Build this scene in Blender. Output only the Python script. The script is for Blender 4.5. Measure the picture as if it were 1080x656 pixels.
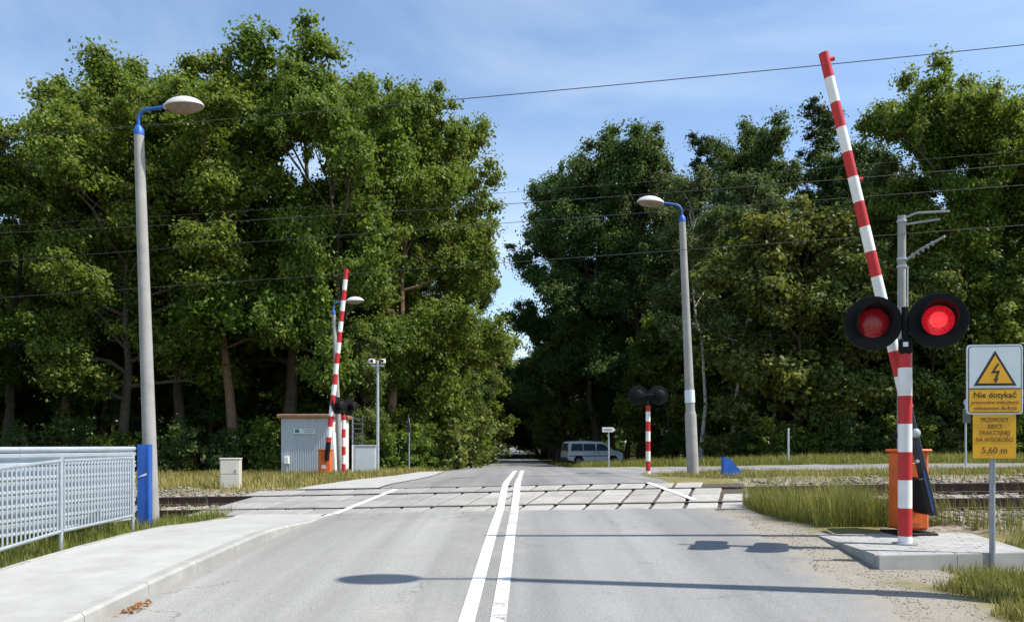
import bpy, math, random
import numpy as np
from mathutils import Vector, Matrix
R = math.radians
for o in list(bpy.data.objects): bpy.data.objects.remove(o)
SC = bpy.context.scene
COL = SC.collection

# ------------------------------------------------------------------ camera, sky, sun, exposure
EYE = 1.70
cam_d = bpy.data.cameras.new('camera'); cam_d.sensor_width = 36; cam_d.lens = 28.0
cam_d.shift_y = 141/1080; cam_d.clip_start = .05; cam_d.clip_end = 3000
cam = bpy.data.objects.new('camera', cam_d); COL.objects.link(cam)
cam.location = (0, 0, EYE); cam.rotation_euler = (R(90), 0, 0)
SC.camera = cam
SUN_TO = Vector((3.95, -.80, 5.75)).normalized()
SUN_EL = math.asin(SUN_TO.z); SUN_AZ = math.atan2(SUN_TO.x, SUN_TO.y)
W = bpy.data.worlds.new('World'); SC.world = W; W.use_nodes = True
wn = W.node_tree.nodes; wl = W.node_tree.links; wn.clear()
w_out = wn.new('ShaderNodeOutputWorld'); w_bg = wn.new('ShaderNodeBackground'); w_bg.inputs[1].default_value = .125
sky = wn.new('ShaderNodeTexSky'); sky.sky_type = 'NISHITA'; sky.sun_disc = False
sky.sun_elevation = SUN_EL; sky.sun_rotation = SUN_AZ; sky.air_density = 1.0; sky.dust_density = .25; sky.ozone_density = 1.3
# thin cirrus: stretched noise on the sky dome, as bright as high cloud is
tc = wn.new('ShaderNodeTexCoord'); mp = wn.new('ShaderNodeMapping'); mp.inputs['Scale'].default_value = (1.0, 1.3, 3.2)
mp.inputs['Rotation'].default_value = (R(12), R(-18), R(20)); mp.inputs['Location'].default_value = (.22, .1, .4)
nz = wn.new('ShaderNodeTexNoise'); nz.inputs['Scale'].default_value = 1.35; nz.inputs['Detail'].default_value = 7; nz.inputs['Roughness'].default_value = .5; nz.inputs['Distortion'].default_value = .5
cr = wn.new('ShaderNodeValToRGB'); cr.color_ramp.elements[0].position = .46; cr.color_ramp.elements[1].position = .80
cr.color_ramp.elements[0].color = (0,0,0,1); cr.color_ramp.elements[1].color = (.62,.62,.62,1)
mx = wn.new('ShaderNodeMix'); mx.data_type = 'RGBA'; mx.inputs[7].default_value = (5.2, 5.7, 6.2, 1)
wl.new(tc.outputs['Generated'], mp.inputs[0]); wl.new(mp.outputs[0], nz.inputs['Vector']); wl.new(nz.outputs['Fac'], cr.inputs[0])
wl.new(cr.outputs[0], mx.inputs[0]); wl.new(sky.outputs[0], mx.inputs[6]); wl.new(mx.outputs[2], w_bg.inputs[0]); wl.new(w_bg.outputs[0], w_out.inputs[0])
sun_d = bpy.data.lights.new('sun', 'SUN'); sun_d.energy = 4.0; sun_d.angle = R(.53); sun_d.color = (1, .95, .87)
sun = bpy.data.objects.new('sun', sun_d); COL.objects.link(sun)
sun.rotation_euler = (-SUN_TO).to_track_quat('-Z', 'Y').to_euler()
VS = SC.view_settings; VS.view_transform = 'Standard'; VS.look = 'None'; VS.exposure = 0.80; VS.gamma = 1; VS.use_curve_mapping = False

# ------------------------------------------------------------------ materials
MATS = {}
def _nodes(name):
    m = bpy.data.materials.new(name); m.use_nodes = True
    nt = m.node_tree; b = nt.nodes['Principled BSDF']
    MATS[name] = m
    return m, nt.nodes, nt.links, b
def ramp(N, c0, c1, p0=.3, p1=.7):
    r = N.new('ShaderNodeValToRGB'); e = r.color_ramp.elements
    e[0].position = p0; e[1].position = p1; e[0].color = (*c0, 1); e[1].color = (*c1, 1)
    return r
def noise(N, L, scale, detail=6, rough=.6, coord='Object', stretch=None):
    t = N.new('ShaderNodeTexCoord'); n = N.new('ShaderNodeTexNoise')
    n.inputs['Scale'].default_value = scale; n.inputs['Detail'].default_value = detail; n.inputs['Roughness'].default_value = rough
    if stretch:
        mp_ = N.new('ShaderNodeMapping'); mp_.inputs['Scale'].default_value = stretch
        L.new(t.outputs[coord], mp_.inputs[0]); L.new(mp_.outputs[0], n.inputs['Vector'])
    else: L.new(t.outputs[coord], n.inputs['Vector'])
    return n
def mixc(N, L, a, b, fac, mode='MIX'):
    m = N.new('ShaderNodeMix'); m.data_type = 'RGBA'; m.blend_type = mode
    for s, v in ((6, a), (7, b), (0, fac)):
        if hasattr(v, 'is_linked'): L.new(v, m.inputs[s])
        elif s == 0: m.inputs[0].default_value = v
        else: m.inputs[s].default_value = (*v, 1)
    return m.outputs[2]
def bump(N, L, b, src, strength=.3, dist=.01):
    bm_ = N.new('ShaderNodeBump'); bm_.inputs['Strength'].default_value = strength; bm_.inputs['Distance'].default_value = dist
    L.new(src, bm_.inputs['Height']); L.new(bm_.outputs[0], b.inputs['Normal'])
def mat(name, col, rough=.6, metal=0, vary=.18, scale=6, bmp=0, bscale=60, bdist=.004, dirt=None, dirt_amt=.5, spec=.4, isl=0, coord='Object'):
    """painted / solid surface: base colour, large soft variation, optional dirt patches and fine relief"""
    m, N, L, b = _nodes(name)
    n = noise(N, L, scale, coord=coord)
    c1 = tuple(min(1, c*(1+vary)) for c in col); c0 = tuple(c*(1-vary) for c in col)
    out = ramp(N, c0, c1); L.new(n.outputs['Fac'], out.inputs[0]); c = out.outputs[0]
    if isl:
        g = N.new('ShaderNodeNewGeometry'); oi = N.new('ShaderNodeObjectInfo')
        rr = ramp(N, (1-isl,)*3, (1+isl*.5,)*3, 0, 1); L.new(oi.outputs['Random'], rr.inputs[0])
        c = mixc(N, L, c, rr.outputs[0], 1.0, 'MULTIPLY')
    if dirt:
        n2 = noise(N, L, scale*.6, 8, .7, coord=coord); r2 = ramp(N, (0,0,0), (dirt_amt,)*3, .48, .72); L.new(n2.outputs['Fac'], r2.inputs[0])
        c = mixc(N, L, c, dirt, r2.outputs[0])
    L.new(c, b.inputs['Base Color'])
    b.inputs['Roughness'].default_value = rough; b.inputs['Metallic'].default_value = metal; b.inputs['Specular IOR Level'].default_value = spec
    if bmp:
        n3 = noise(N, L, bscale, 4, coord=coord); bump(N, L, b, n3.outputs['Fac'], bmp, bdist)
    return m
def leaf_mat(name, dark, lite, trans=(.17, .24, .02), tfac=.30, yellow=None):
    m, N, L, b = _nodes(name)
    g = N.new('ShaderNodeNewGeometry'); oi = N.new('ShaderNodeObjectInfo')
    r = ramp(N, dark, lite, .0, 1.0); L.new(g.outputs['Random Per Island'], r.inputs[0])
    if yellow:
        e = r.color_ramp.elements.new(.96); e.color = (*lite, 1); r.color_ramp.elements[-1].color = (*yellow, 1)
    hs = N.new('ShaderNodeHueSaturation'); 
    mr = N.new('ShaderNodeMapRange'); mr.inputs[3].default_value = .478; mr.inputs[4].default_value = .518; L.new(oi.outputs['Random'], mr.inputs[0]); L.new(mr.outputs[0], hs.inputs['Hue'])
    n = noise(N, L, .35, 3); mv = N.new('ShaderNodeMapRange'); mv.inputs[1].default_value = .3; mv.inputs[2].default_value = .7; mv.inputs[3].default_value = .75; mv.inputs[4].default_value = 1.25
    L.new(n.outputs['Fac'], mv.inputs[0]); L.new(mv.outputs[0], hs.inputs['Value']); L.new(r.outputs[0], hs.inputs['Color'])
    L.new(hs.outputs[0], b.inputs['Base Color']); b.inputs['Roughness'].default_value = .55; b.inputs['Specular IOR Level'].default_value = .22
    t = N.new('ShaderNodeBsdfTranslucent'); t.inputs[0].default_value = (*trans, 1)
    ms = N.new('ShaderNodeMixShader'); ms.inputs[0].default_value = tfac
    out = [x for x in N if x.type == 'OUTPUT_MATERIAL'][0]
    L.new(b.outputs[0], ms.inputs[1]); L.new(t.outputs[0], ms.inputs[2]); L.new(ms.outputs[0], out.inputs[0])
    return m

M = {}
M['oak_leaf'] = leaf_mat('oak leaf', (.040, .080, .012), (.160, .215, .036), trans=(.24, .32, .03), tfac=.36, yellow=(.27, .26, .04))
M['dark_leaf'] = leaf_mat('dark leaf', (.032, .066, .018), (.098, .150, .040), trans=(.14, .20, .03), tfac=.32)
M['lime_leaf'] = leaf_mat('lime leaf', (.058, .090, .020), (.160, .195, .050), trans=(.27, .29, .04), yellow=(.26, .22, .03))
M['birch_leaf'] = leaf_mat('birch leaf', (.06, .092, .028), (.15, .19, .065), trans=(.15, .19, .04))
M['needle'] = leaf_mat('pine needle', (.02, .045, .018), (.05, .085, .03), tfac=.1)
M['grass'] = leaf_mat('grass blade', (.085, .115, .016), (.25, .25, .06), trans=(.26, .27, .05), tfac=.3, yellow=(.46, .36, .14))
M['dry_grass'] = leaf_mat('dry grass blade', (.13, .13, .025), (.40, .33, .11), trans=(.26, .24, .06), tfac=.25, yellow=(.42, .33, .13))
M['bark'] = mat('bark', (.085, .066, .048), .9, vary=.45, scale=9, bmp=.8, bscale=14, bdist=.05)
M['brown_bark'] = mat('pine bark', (.17, .105, .065), .9, vary=.4, scale=7, bmp=.8, bscale=12, bdist=.05)  # paler reddish brown bark, on the pines and one oak shape
m, N, L, b = _nodes('birch bark')
n = noise(N, L, 5, 4, stretch=(1, 1, 3)); r = ramp(N, (.05, .045, .04), (.52, .50, .46), .40, .48); L.new(n.outputs['Fac'], r.inputs[0]); L.new(r.outputs[0], b.inputs['Base Color']); b.inputs['Roughness'].default_value = .8
M['birch_bark'] = m

def asphalt(name, base, patch=True):
    m, N, L, b = _nodes(name)
    n1 = noise(N, L, .35, 5, .6, stretch=(1, .35, 1)); r1 = ramp(N, tuple(c*.80 for c in base), tuple(c*1.16 for c in base), .30, .70); L.new(n1.outputs['Fac'], r1.inputs[0])
    n2 = noise(N, L, 95, 3, .7); r2 = ramp(N, (.55,)*3, (1.38,)*3, .36, .66); L.new(n2.outputs['Fac'], r2.inputs[0])
    c = mixc(N, L, r1.outputs[0], r2.outputs[0], .75, 'MULTIPLY')
    # wheel tracks are polished a touch darker, tar spots here and there
    n3 = noise(N, L, 3.1, 8, .75); r3 = ramp(N, (0,0,0), (.6,)*3, .66, .74); L.new(n3.outputs['Fac'], r3.inputs[0])
    c = mixc(N, L, c, tuple(x*.62 for x in base), r3.outputs[0])
    n4 = noise(N, L, 1.1, 7, .7); r4 = ramp(N, (0,0,0), (.55,)*3, .55, .75); L.new(n4.outputs['Fac'], r4.inputs[0])
    c = mixc(N, L, c, tuple(x*k for x, k in zip(base, (1.3, 1.25, 1.12))), r4.outputs[0])
    nl_ = noise(N, L, .8, 4, .5, stretch=(2.6, .05, 1)); rl_ = ramp(N, (.84,)*3, (1.12,)*3, .38, .62); L.new(nl_.outputs['Fac'], rl_.inputs[0]); c = mixc(N, L, c, rl_.outputs[0], .8, 'MULTIPLY')
    la_ = N.new('ShaderNodeAttribute'); la_.attribute_name = 'lane'; c = mixc(N, L, c, mixc(N, L, c, (1.16, 1.15, 1.12), 1.0, 'MULTIPLY'), la_.outputs['Fac'])
    vc_ = N.new('ShaderNodeTexVoronoi'); vc_.feature = 'DISTANCE_TO_EDGE'; vc_.inputs['Scale'].default_value = .55; nc_ = noise(N, L, 1.7, 6, .65); tcx = N.new('ShaderNodeTexCoord')
    vm_ = N.new('ShaderNodeVectorMath'); vm_.operation = 'ADD'; L.new(tcx.outputs['Object'], vm_.inputs[0]); L.new(nc_.outputs['Color'], vm_.inputs[1]); L.new(vm_.outputs[0], vc_.inputs['Vector'])
    rc_ = ramp(N, (.8,)*3, (0,0,0), .0025, .006); L.new(vc_.outputs['Distance'], rc_.inputs[0]); nk_ = noise(N, L, .5, 3); rk_ = ramp(N, (0,0,0), (1,1,1), .50, .58); L.new(nk_.outputs['Fac'], rk_.inputs[0])
    ck_ = N.new('ShaderNodeMath'); ck_.operation = 'MULTIPLY'; L.new(rc_.outputs[0], ck_.inputs[0]); L.new(rk_.outputs[0], ck_.inputs[1]); c = mixc(N, L, c, tuple(x*.38 for x in base), ck_.outputs[0])
    # sand and grit carried in from the verges
    at_ = N.new('ShaderNodeAttribute'); at_.attribute_name = 'dust'; n5 = noise(N, L, 6, 9, .72)
    ma = N.new('ShaderNodeMath'); ma.operation = 'ADD'; L.new(at_.outputs['Fac'], ma.inputs[0]); L.new(n5.outputs['Fac'], ma.inputs[1])
    r5 = ramp(N, (0,0,0), (.85,)*3, .78, 1.0); r5b = N.new('ShaderNodeMath'); r5b.operation = 'MULTIPLY'; r5b.inputs[1].default_value = .72; L.new(ma.outputs[0], r5b.inputs[0]); L.new(r5b.outputs[0], r5.inputs[0])
    c = mixc(N, L, c, (.275, .255, .22), r5.outputs[0])
    L.new(c, b.inputs['Base Color']); b.inputs['Roughness'].default_value = .85; b.inputs['Specular IOR Level'].default_value = .25
    v = N.new('ShaderNodeTexVoronoi'); v.inputs['Scale'].default_value = 110; t = N.new('ShaderNodeTexCoord'); L.new(t.outputs['Object'], v.inputs['Vector'])
    bump(N, L, b, v.outputs['Distance'], .45, .006)
    return m
M['asphalt'] = asphalt('asphalt', (.245, .242, .233))
M['side_asphalt'] = asphalt('side asphalt', (.235, .23, .22))
M['walk'] = mat('pavement concrete', (.385, .38, .36), .85, vary=.10, scale=2.2, bmp=.35, bscale=85, bdist=.004, dirt=(.29, .275, .245), dirt_amt=.55, spec=.2)
_N, _L = M['walk'].node_tree.nodes, M['walk'].node_tree.links; _b = _N['Principled BSDF']; _src = _b.inputs['Base Color'].links[0].from_socket
_n = noise(_N, _L, 26, 9, .8); _r = ramp(_N, (0,0,0), (.75,)*3, .63, .72); _L.new(_n.outputs['Fac'], _r.inputs[0]); _L.new(mixc(_N, _L, _src, (.20, .19, .165), _r.outputs[0]), _b.inputs['Base Color'])
M['kerb'] = mat('kerb concrete', (.345, .34, .32), .85, vary=.14, scale=4, bmp=.3, bscale=70, dirt=(.27, .25, .22), dirt_amt=.6, isl=.14, spec=.2)
M['slab'] = mat('slab concrete', (.37, .355, .325), .85, vary=.14, scale=3.5, bmp=.3, bscale=70, dirt=(.26, .23, .19), dirt_amt=.65, isl=.22, spec=.2)
M['dusty_slab'] = mat('dusty slab concrete', (.30, .29, .27), .88, vary=.14, scale=2.5, bmp=.3, bscale=70, dirt=(.29, .27, .24), dirt_amt=.65, isl=.16, spec=.2)
M['paver'] = mat('paver concrete', (.36, .355, .34), .85, vary=.12, scale=4, bmp=.3, bscale=80, dirt=(.26, .245, .21), isl=.05, spec=.2)
M['gap'] = mat('joint dirt', (.075, .058, .045), .95, vary=.4, scale=9)
M['rust_gap'] = mat('rusty joint strip', (.15, .075, .045), .9, vary=.4, scale=9)
M['rail'] = mat('rusty rail', (.075, .045, .035), .75, vary=.35, scale=6, dirt=(.11, .06, .04), metal=.2)
M['rail_top'] = mat('worn rail head', (.30, .26, .235), .4, metal=.7, vary=.15)
M['sleeper'] = mat('sleeper concrete', (.30, .27, .23), .9, vary=.2, scale=5, dirt=(.14, .10, .075), dirt_amt=.8)
M['stone'] = None
m, N, L, b = _nodes('ballast stone')
g = N.new('ShaderNodeNewGeometry'); r = ramp(N, (.13, .112, .095), (.38, .34, .29), 0, 1); L.new(g.outputs['Random Per Island'], r.inputs[0]); L.new(r.outputs[0], b.inputs['Base Color']); b.inputs['Roughness'].default_value = .9
M['stone'] = m
m, N, L, b = _nodes('gravel stone')
g = N.new('ShaderNodeNewGeometry'); r = ramp(N, (.20, .185, .165), (.46, .43, .385), 0, 1); L.new(g.outputs['Random Per Island'], r.inputs[0]); L.new(r.outputs[0], b.inputs['Base Color']); b.inputs['Roughness'].default_value = .9
M['gravel'] = m
M['concrete_pole'] = mat('pole concrete', (.31, .30, .285), .85, vary=.16, scale=3, bmp=.4, bscale=40, dirt=(.22, .21, .195), spec=.2)
M['galv'] = mat('galvanised steel', (.46, .50, .53), .48, metal=.55, vary=.12, scale=5, dirt=(.34, .36, .37), dirt_amt=.5)
M['galv_wall'] = mat('galvanised sheet', (.50, .55, .585), .42, metal=.5, vary=.10, scale=3, dirt=(.40, .41, .40), dirt_amt=.4)
M['steel'] = mat('grey steel post', (.30, .32, .35), .5, metal=.4, vary=.15, scale=6)
M['blue'] = mat('blue paint', (.015, .10, .42), .45, vary=.15, scale=5, dirt=(.05, .10, .25), dirt_amt=.5)
M['white'] = mat('white paint', (.78, .77, .74), .5, vary=.06, scale=8, dirt=(.55, .53, .48), dirt_amt=.35)
M['red'] = mat('red paint', (.50, .018, .022), .45, vary=.15, scale=8, dirt=(.36, .03, .03), dirt_amt=.5)
M['orange'] = mat('orange paint', (.66, .12, .018), .5, vary=.12, scale=5, dirt=(.42, .09, .03), dirt_amt=.55)
M['black'] = mat('black paint', (.007, .007, .008), .6, vary=.3, scale=9, spec=.18)
M['dark_grey'] = mat('dark grey plastic', (.06, .063, .068), .55, vary=.2, scale=9)
M['navy'] = mat('dark blue steel', (.014, .02, .032), .5, vary=.25, scale=7)
M['lamp_shell'] = mat('lamp shell', (.58, .57, .55), .45, vary=.1, scale=7, dirt=(.42, .40, .37))
M['lamp_glass'] = mat('lamp bowl', (.20, .155, .12), .35, vary=.2, scale=9)
M['sign_white'] = mat('sign white', (.62, .68, .72), .4, vary=.04)
M['sign_yellow'] = mat('sign yellow', (.80, .40, .015), .45, vary=.07, scale=5)
M['sign_ink'] = mat('sign ink', (.03, .024, .022), .5)
M['sign_ink_brown'] = mat('faded sign ink', (.17, .06, .02), .5)
M['hut'] = mat('hut sheet', (.46, .50, .54), .5, vary=.06, scale=3, dirt=(.36, .38, .38), dirt_amt=.4)
M['hut_white'] = mat('hut white', (.72, .71, .67), .5, vary=.07, scale=3, dirt=(.5, .48, .42), dirt_amt=.4)
M['roof_edge'] = mat('brown roof edge', (.27, .11, .05), .65, vary=.25, scale=5)
M['cabinet'] = mat('cabinet plastic', (.53, .50, .43), .6, vary=.08, scale=5, dirt=(.36, .33, .27))
M['green'] = mat('logo green', (.02, .16, .09), .5)
M['wire'] = mat('wire', (.045, .045, .048), .7)
M['car'] = mat('silver blue car paint', (.72, .76, .80), .3, metal=.05, vary=.04, spec=.6)
M['tyre'] = mat('tyre rubber', (.02, .02, .02), .85)
M['rim'] = mat('wheel rim', (.22, .22, .23), .4, metal=.6)
M['tail'] = mat('tail light red', (.32, .02, .02), .3)
M['plate'] = mat('number plate', (.6, .6, .56), .5)
m, N, L, b = _nodes('car glass'); b.inputs['Base Color'].default_value = (.05, .07, .10, 1); b.inputs['Roughness'].default_value = .08; b.inputs['Specular IOR Level'].default_value = .8; M['glass'] = m
def lens(name, col, e, s):
    m, N, L, b = _nodes(name); v = N.new('ShaderNodeTexVoronoi'); v.inputs['Scale'].default_value = 42; t = N.new('ShaderNodeTexCoord'); L.new(t.outputs['Object'], v.inputs['Vector'])
    r = ramp(N, tuple(c*.55 for c in col), col, .1, .6); L.new(v.outputs['Distance'], r.inputs[0]); L.new(r.outputs[0], b.inputs['Base Color'])
    b.inputs['Roughness'].default_value = .25; L.new(r.outputs[0], b.inputs['Emission Color']); b.inputs['Emission Strength'].default_value = s
    return m
M['lens_lit'] = lens('lit red lens', (.62, .010, .022), 1, .34)
M['lens_dim'] = lens('dim red lens', (.20, .006, .012), 1, .16)
M['lens_core'] = lens('lit lens core', (.9, .03, .04), 1, .55)
# worn road paint: paint film broken up where traffic has scrubbed it off
def paint(name, lo, hi):
    m, N, L, b = _nodes(name)
    b.inputs['Base Color'].default_value = (.66, .65, .62, 1); b.inputs['Roughness'].default_value = .7
    n = noise(N, L, 24, 8, .75); n2 = noise(N, L, 2.2, 4); 
    ad = N.new('ShaderNodeMath'); ad.operation = 'ADD'; L.new(n.outputs['Fac'], ad.inputs[0]); L.new(n2.outputs['Fac'], ad.inputs[1])
    r = ramp(N, (0,0,0), (1,1,1), lo, hi)
    hf = N.new('ShaderNodeMath'); hf.operation = 'MULTIPLY'; hf.inputs[1].default_value = .5; L.new(ad.outputs[0], hf.inputs[0]); L.new(hf.outputs[0], r.inputs[0])
    L.new(r.outputs[0], b.inputs['Alpha'])
    return m
M['paint'] = paint('road paint', .28, .42)
M['worn_paint'] = paint('worn road paint', .34, .52)
# ground: mown verge soil, sandy shoulder, ballast bed, forest litter, by where each lies
m, N, L, b = _nodes('ground')
n = noise(N, L, 2.5, 8, .7); r = ramp(N, (.12, .12, .035), (.23, .195, .085), .35, .65); L.new(n.outputs['Fac'], r.inputs[0]); c = r.outputs[0]
def attr(nm):
    a = N.new('ShaderNodeAttribute'); a.attribute_name = nm; return a.outputs['Fac']
n2 = noise(N, L, 40, 6, .7); r2 = ramp(N, (.20, .182, .15), (.355, .32, .268), .3, .7); L.new(n2.outputs['Fac'], r2.inputs[0])
c = mixc(N, L, c, r2.outputs[0], attr('sand'))
v = N.new('ShaderNodeTexVoronoi'); v.inputs['Scale'].default_value = 16; t = N.new('ShaderNodeTexCoord'); L.new(t.outputs['Object'], v.inputs['Vector'])
rv = ramp(N, (.12, .10, .08), (.36, .32, .27), 0, 1); sp = N.new('ShaderNodeSeparateColor'); L.new(v.outputs['Color'], sp.inputs[0]); L.new(sp.outputs[0], rv.inputs[0])
c = mixc(N, L, c, rv.outputs[0], attr('ballast'))
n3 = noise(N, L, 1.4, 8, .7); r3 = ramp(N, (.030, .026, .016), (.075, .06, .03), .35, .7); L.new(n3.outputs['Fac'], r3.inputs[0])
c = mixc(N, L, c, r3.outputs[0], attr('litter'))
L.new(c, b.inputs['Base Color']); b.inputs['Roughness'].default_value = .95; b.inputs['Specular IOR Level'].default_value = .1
bump(N, L, b, n2.outputs['Fac'], .6, .02); M['ground'] = m

# ------------------------------------------------------------------ builders
def tag(o, label=None, cat=None, group=None, kind=None):
    if label: o['label'] = label
    if cat: o['category'] = cat
    if group: o['group'] = group
    if kind: o['kind'] = kind
    return o
def mesh_obj(name, me, parent=None, loc=None):
    o = bpy.data.objects.new(name, me); COL.objects.link(o)
    if parent: o.parent = parent
    if loc is not None: o.location = loc
    return o
def empty(name, loc=(0,0,0), rz=0, label=None, cat=None, group=None):
    o = bpy.data.objects.new(name, None); COL.objects.link(o); o.location = loc; o.rotation_euler = (0,0,rz); o.empty_display_size = .2
    return tag(o, label, cat, group)
def copy_tree(o, parent=None):
    c = o.copy(); COL.objects.link(c); c.parent = parent
    for ch in list(o.children): copy_tree(ch, c)
    return c
class MB:
    def __init__(s): s.v = []; s.f = []; s.mi = []; s.cur = 0
    def add(s, vs, fs):
        k = len(s.v); s.v += [tuple(v) for v in vs]; s.f += [tuple(i+k for i in f) for f in fs]; s.mi += [s.cur]*len(fs); return s
    def box(s, c, d, rot=None, bev=0, taper=1):
        x, y, z = (q/2 for q in d)
        if bev:
            q = bev; vs = []
            for zz, ins in ((-z, q), (-z+q, 0), (z-q, 0), (z, q)):
                tp = taper if zz > 0 else 1
                X, Y = (x-ins)*tp, (y-ins)*tp; k = max(0, q-ins)
                vs += [(-X+k,-Y,zz),(X-k,-Y,zz),(X,-Y+k,zz),(X,Y-k,zz),(X-k,Y,zz),(-X+k,Y,zz),(-X,Y-k,zz),(-X,-Y+k,zz)]
            fs = [tuple(range(7,-1,-1)), tuple(range(24,32))]
            for l in range(3):
                for i in range(8): j = (i+1) % 8; fs.append((l*8+i, l*8+j, l*8+8+j, l*8+8+i))
        else:
            vs = [(-x,-y,-z),(x,-y,-z),(x,y,-z),(-x,y,-z),(-x*taper,-y*taper,z),(x*taper,-y*taper,z),(x*taper,y*taper,z),(-x*taper,y*taper,z)]
            fs = [(3,2,1,0),(4,5,6,7),(0,1,5,4),(1,2,6,5),(2,3,7,6),(3,0,4,7)]
        if rot is not None: vs = [rot @ Vector(v) for v in vs]
        return s.add([(v[0]+c[0], v[1]+c[1], v[2]+c[2]) for v in vs], fs)
    def tube(s, pts, rad, seg=10, caps=True):
        pts = [Vector(p) for p in pts]; rad = rad if hasattr(rad, '__len__') else [rad]*len(pts)
        vs = []; fs = []; prev = None
        for i, p in enumerate(pts):
            d = (pts[min(i+1, len(pts)-1)] - pts[max(i-1, 0)]).normalized()
            if prev is None:
                a = Vector((0,0,1)) if abs(d.z) < .9 else Vector((1,0,0)); u = d.cross(a).normalized()
            else: u = (prev - d*prev.dot(d)).normalized()
            prev = u; w = d.cross(u)
            for k in range(seg):
                an = 2*math.pi*k/seg; vs.append(p + (u*math.cos(an)+w*math.sin(an))*rad[i])
        for i in range(len(pts)-1):
            for k in range(seg):
                j = (k+1) % seg; fs.append((i*seg+k, i*seg+j, i*seg+seg+j, i*seg+seg+k))
        if caps: fs += [tuple(range(seg-1,-1,-1)), tuple(range((len(pts)-1)*seg, len(pts)*seg))]
        return s.add(vs, fs)
    def prism(s, poly, a0, a1, axis='y'):
        """poly in the two other axes, extruded along axis"""
        def P(u, w, a): return (u, a, w) if axis == 'y' else ((a, u, w) if axis == 'x' else (u, w, a))
        n_ = len(poly); vs = [P(u, w, a0) for u, w in poly] + [P(u, w, a1) for u, w in poly]
        fs = [tuple(range(n_)), tuple(range(2*n_-1, n_-1, -1))] + [(i, n_+i, n_+(i+1) % n_, (i+1) % n_) for i in range(n_)]
        return s.add(vs, fs)
    def lathe(s, prof, seg=24, mtx=None, cap=True):
        """prof: (r, z) pairs around z"""
        vs = []; fs = []
        for r_, z in prof:
            for k in range(seg):
                a = 2*math.pi*k/seg; vs.append(Vector((r_*math.cos(a), r_*math.sin(a), z)))
        for i in range(len(prof)-1):
            for k in range(seg):
                j = (k+1) % seg; fs.append((i*seg+k, i*seg+j, i*seg+seg+j, i*seg+seg+k))
        if cap: fs += [tuple(range(seg-1,-1,-1)), tuple(range((len(prof)-1)*seg, len(prof)*seg))]
        if mtx: vs = [mtx @ v for v in vs]
        return s.add(vs, fs)
    def mesh(s, name, mats, smooth=False):
        me = bpy.data.meshes.new(name); me.from_pydata(s.v, [], s.f); me.validate()
        for m_ in (mats if isinstance(mats, (list, tuple)) else [mats]): me.materials.append(m_)
        if len(me.polygons) == len(s.mi): me.polygons.foreach_set('material_index', s.mi)
        if smooth:
            me.polygons.foreach_set('use_smooth', [True]*len(me.polygons))
            try: me.set_sharp_from_angle(angle=R(40))
            except Exception: pass
        me.update(); return me
    def build(s, name, mats, parent=None, smooth=False, loc=None):
        return mesh_obj(name, s.mesh(name, mats, smooth), parent, loc)
def np_mesh(name, V, F, mats, attrs=None):
    """V (n,3), F (m,k) with k 3 or 4"""
    V = np.ascontiguousarray(V, dtype=np.float32); F = np.ascontiguousarray(F, dtype=np.int32); k = F.shape[1]
    me = bpy.data.meshes.new(name); me.vertices.add(len(V)); me.vertices.foreach_set('co', V.ravel())
    me.loops.add(F.size); me.loops.foreach_set('vertex_index', F.ravel())
    me.polygons.add(len(F)); me.polygons.foreach_set('loop_start', np.arange(0, F.size, k, dtype=np.int32))
    me.update(calc_edges=True)
    for m_ in (mats if isinstance(mats, (list, tuple)) else [mats]): me.materials.append(m_)
    for nm, a in (attrs or {}).items():
        at = me.attributes.new(nm, 'FLOAT', 'POINT'); at.data.foreach_set('value', np.asarray(a, dtype=np.float32))
    return me
def text_mesh(body, size, material, name='lettering', bold=0):
    c = bpy.data.curves.new(name, 'FONT'); c.body = body; c.size = size; c.align_x = 'CENTER'; c.align_y = 'CENTER'; c.extrude = .0006; c.resolution_u = 3; c.offset = bold
    o = bpy.data.objects.new(name, c); COL.objects.link(o)
    me = bpy.data.meshes.new_from_object(o); bpy.data.objects.remove(o); bpy.data.curves.remove(c)
    me.name = name; me.materials.clear(); me.materials.append(material)
    return me
def px(x, y, d):  # direction of a pixel of the photograph at a known depth
    return Vector(((x-540)/840*d, d, EYE-(y-469)/840*d))

# ------------------------------------------------------------------ terrain: a road ramp up to a canted track and down again
SKEW = R(10); SA, CA = math.sin(SKEW), math.cos(SKEW); Y0 = 14.2
def nt(X, Y): return X*SA+(Y-Y0)*CA, X*CA-(Y-Y0)*SA          # across the track (away +), along it (right +)
def from_nt(n_, t_): return n_*SA+t_*CA, Y0+n_*CA-t_*SA
HN = np.array([-400, -60, -30, -20, -14, -8.1, -5.1, -2.7, -1.36, 1.43, 2.6, 6, 10, 15, 20, 30, 46, 70, 110, 900])
HZ = np.array([-.8, -.8, -.6, -.33, 0, .345, .50, .592, .624, .903, .925, .90, .885, .86, .75, .46, .17, .05, 0, 0])
def sstep(x, a, b_):
    q = np.clip((x-a)/(b_-a), 0, 1); return q*q*(3-2*q)
def plane(n_, t_): return .76+.10*n_+grade(t_)
def grade(t_): return .42*np.tanh(np.asarray(t_)*.03/.42)
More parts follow.
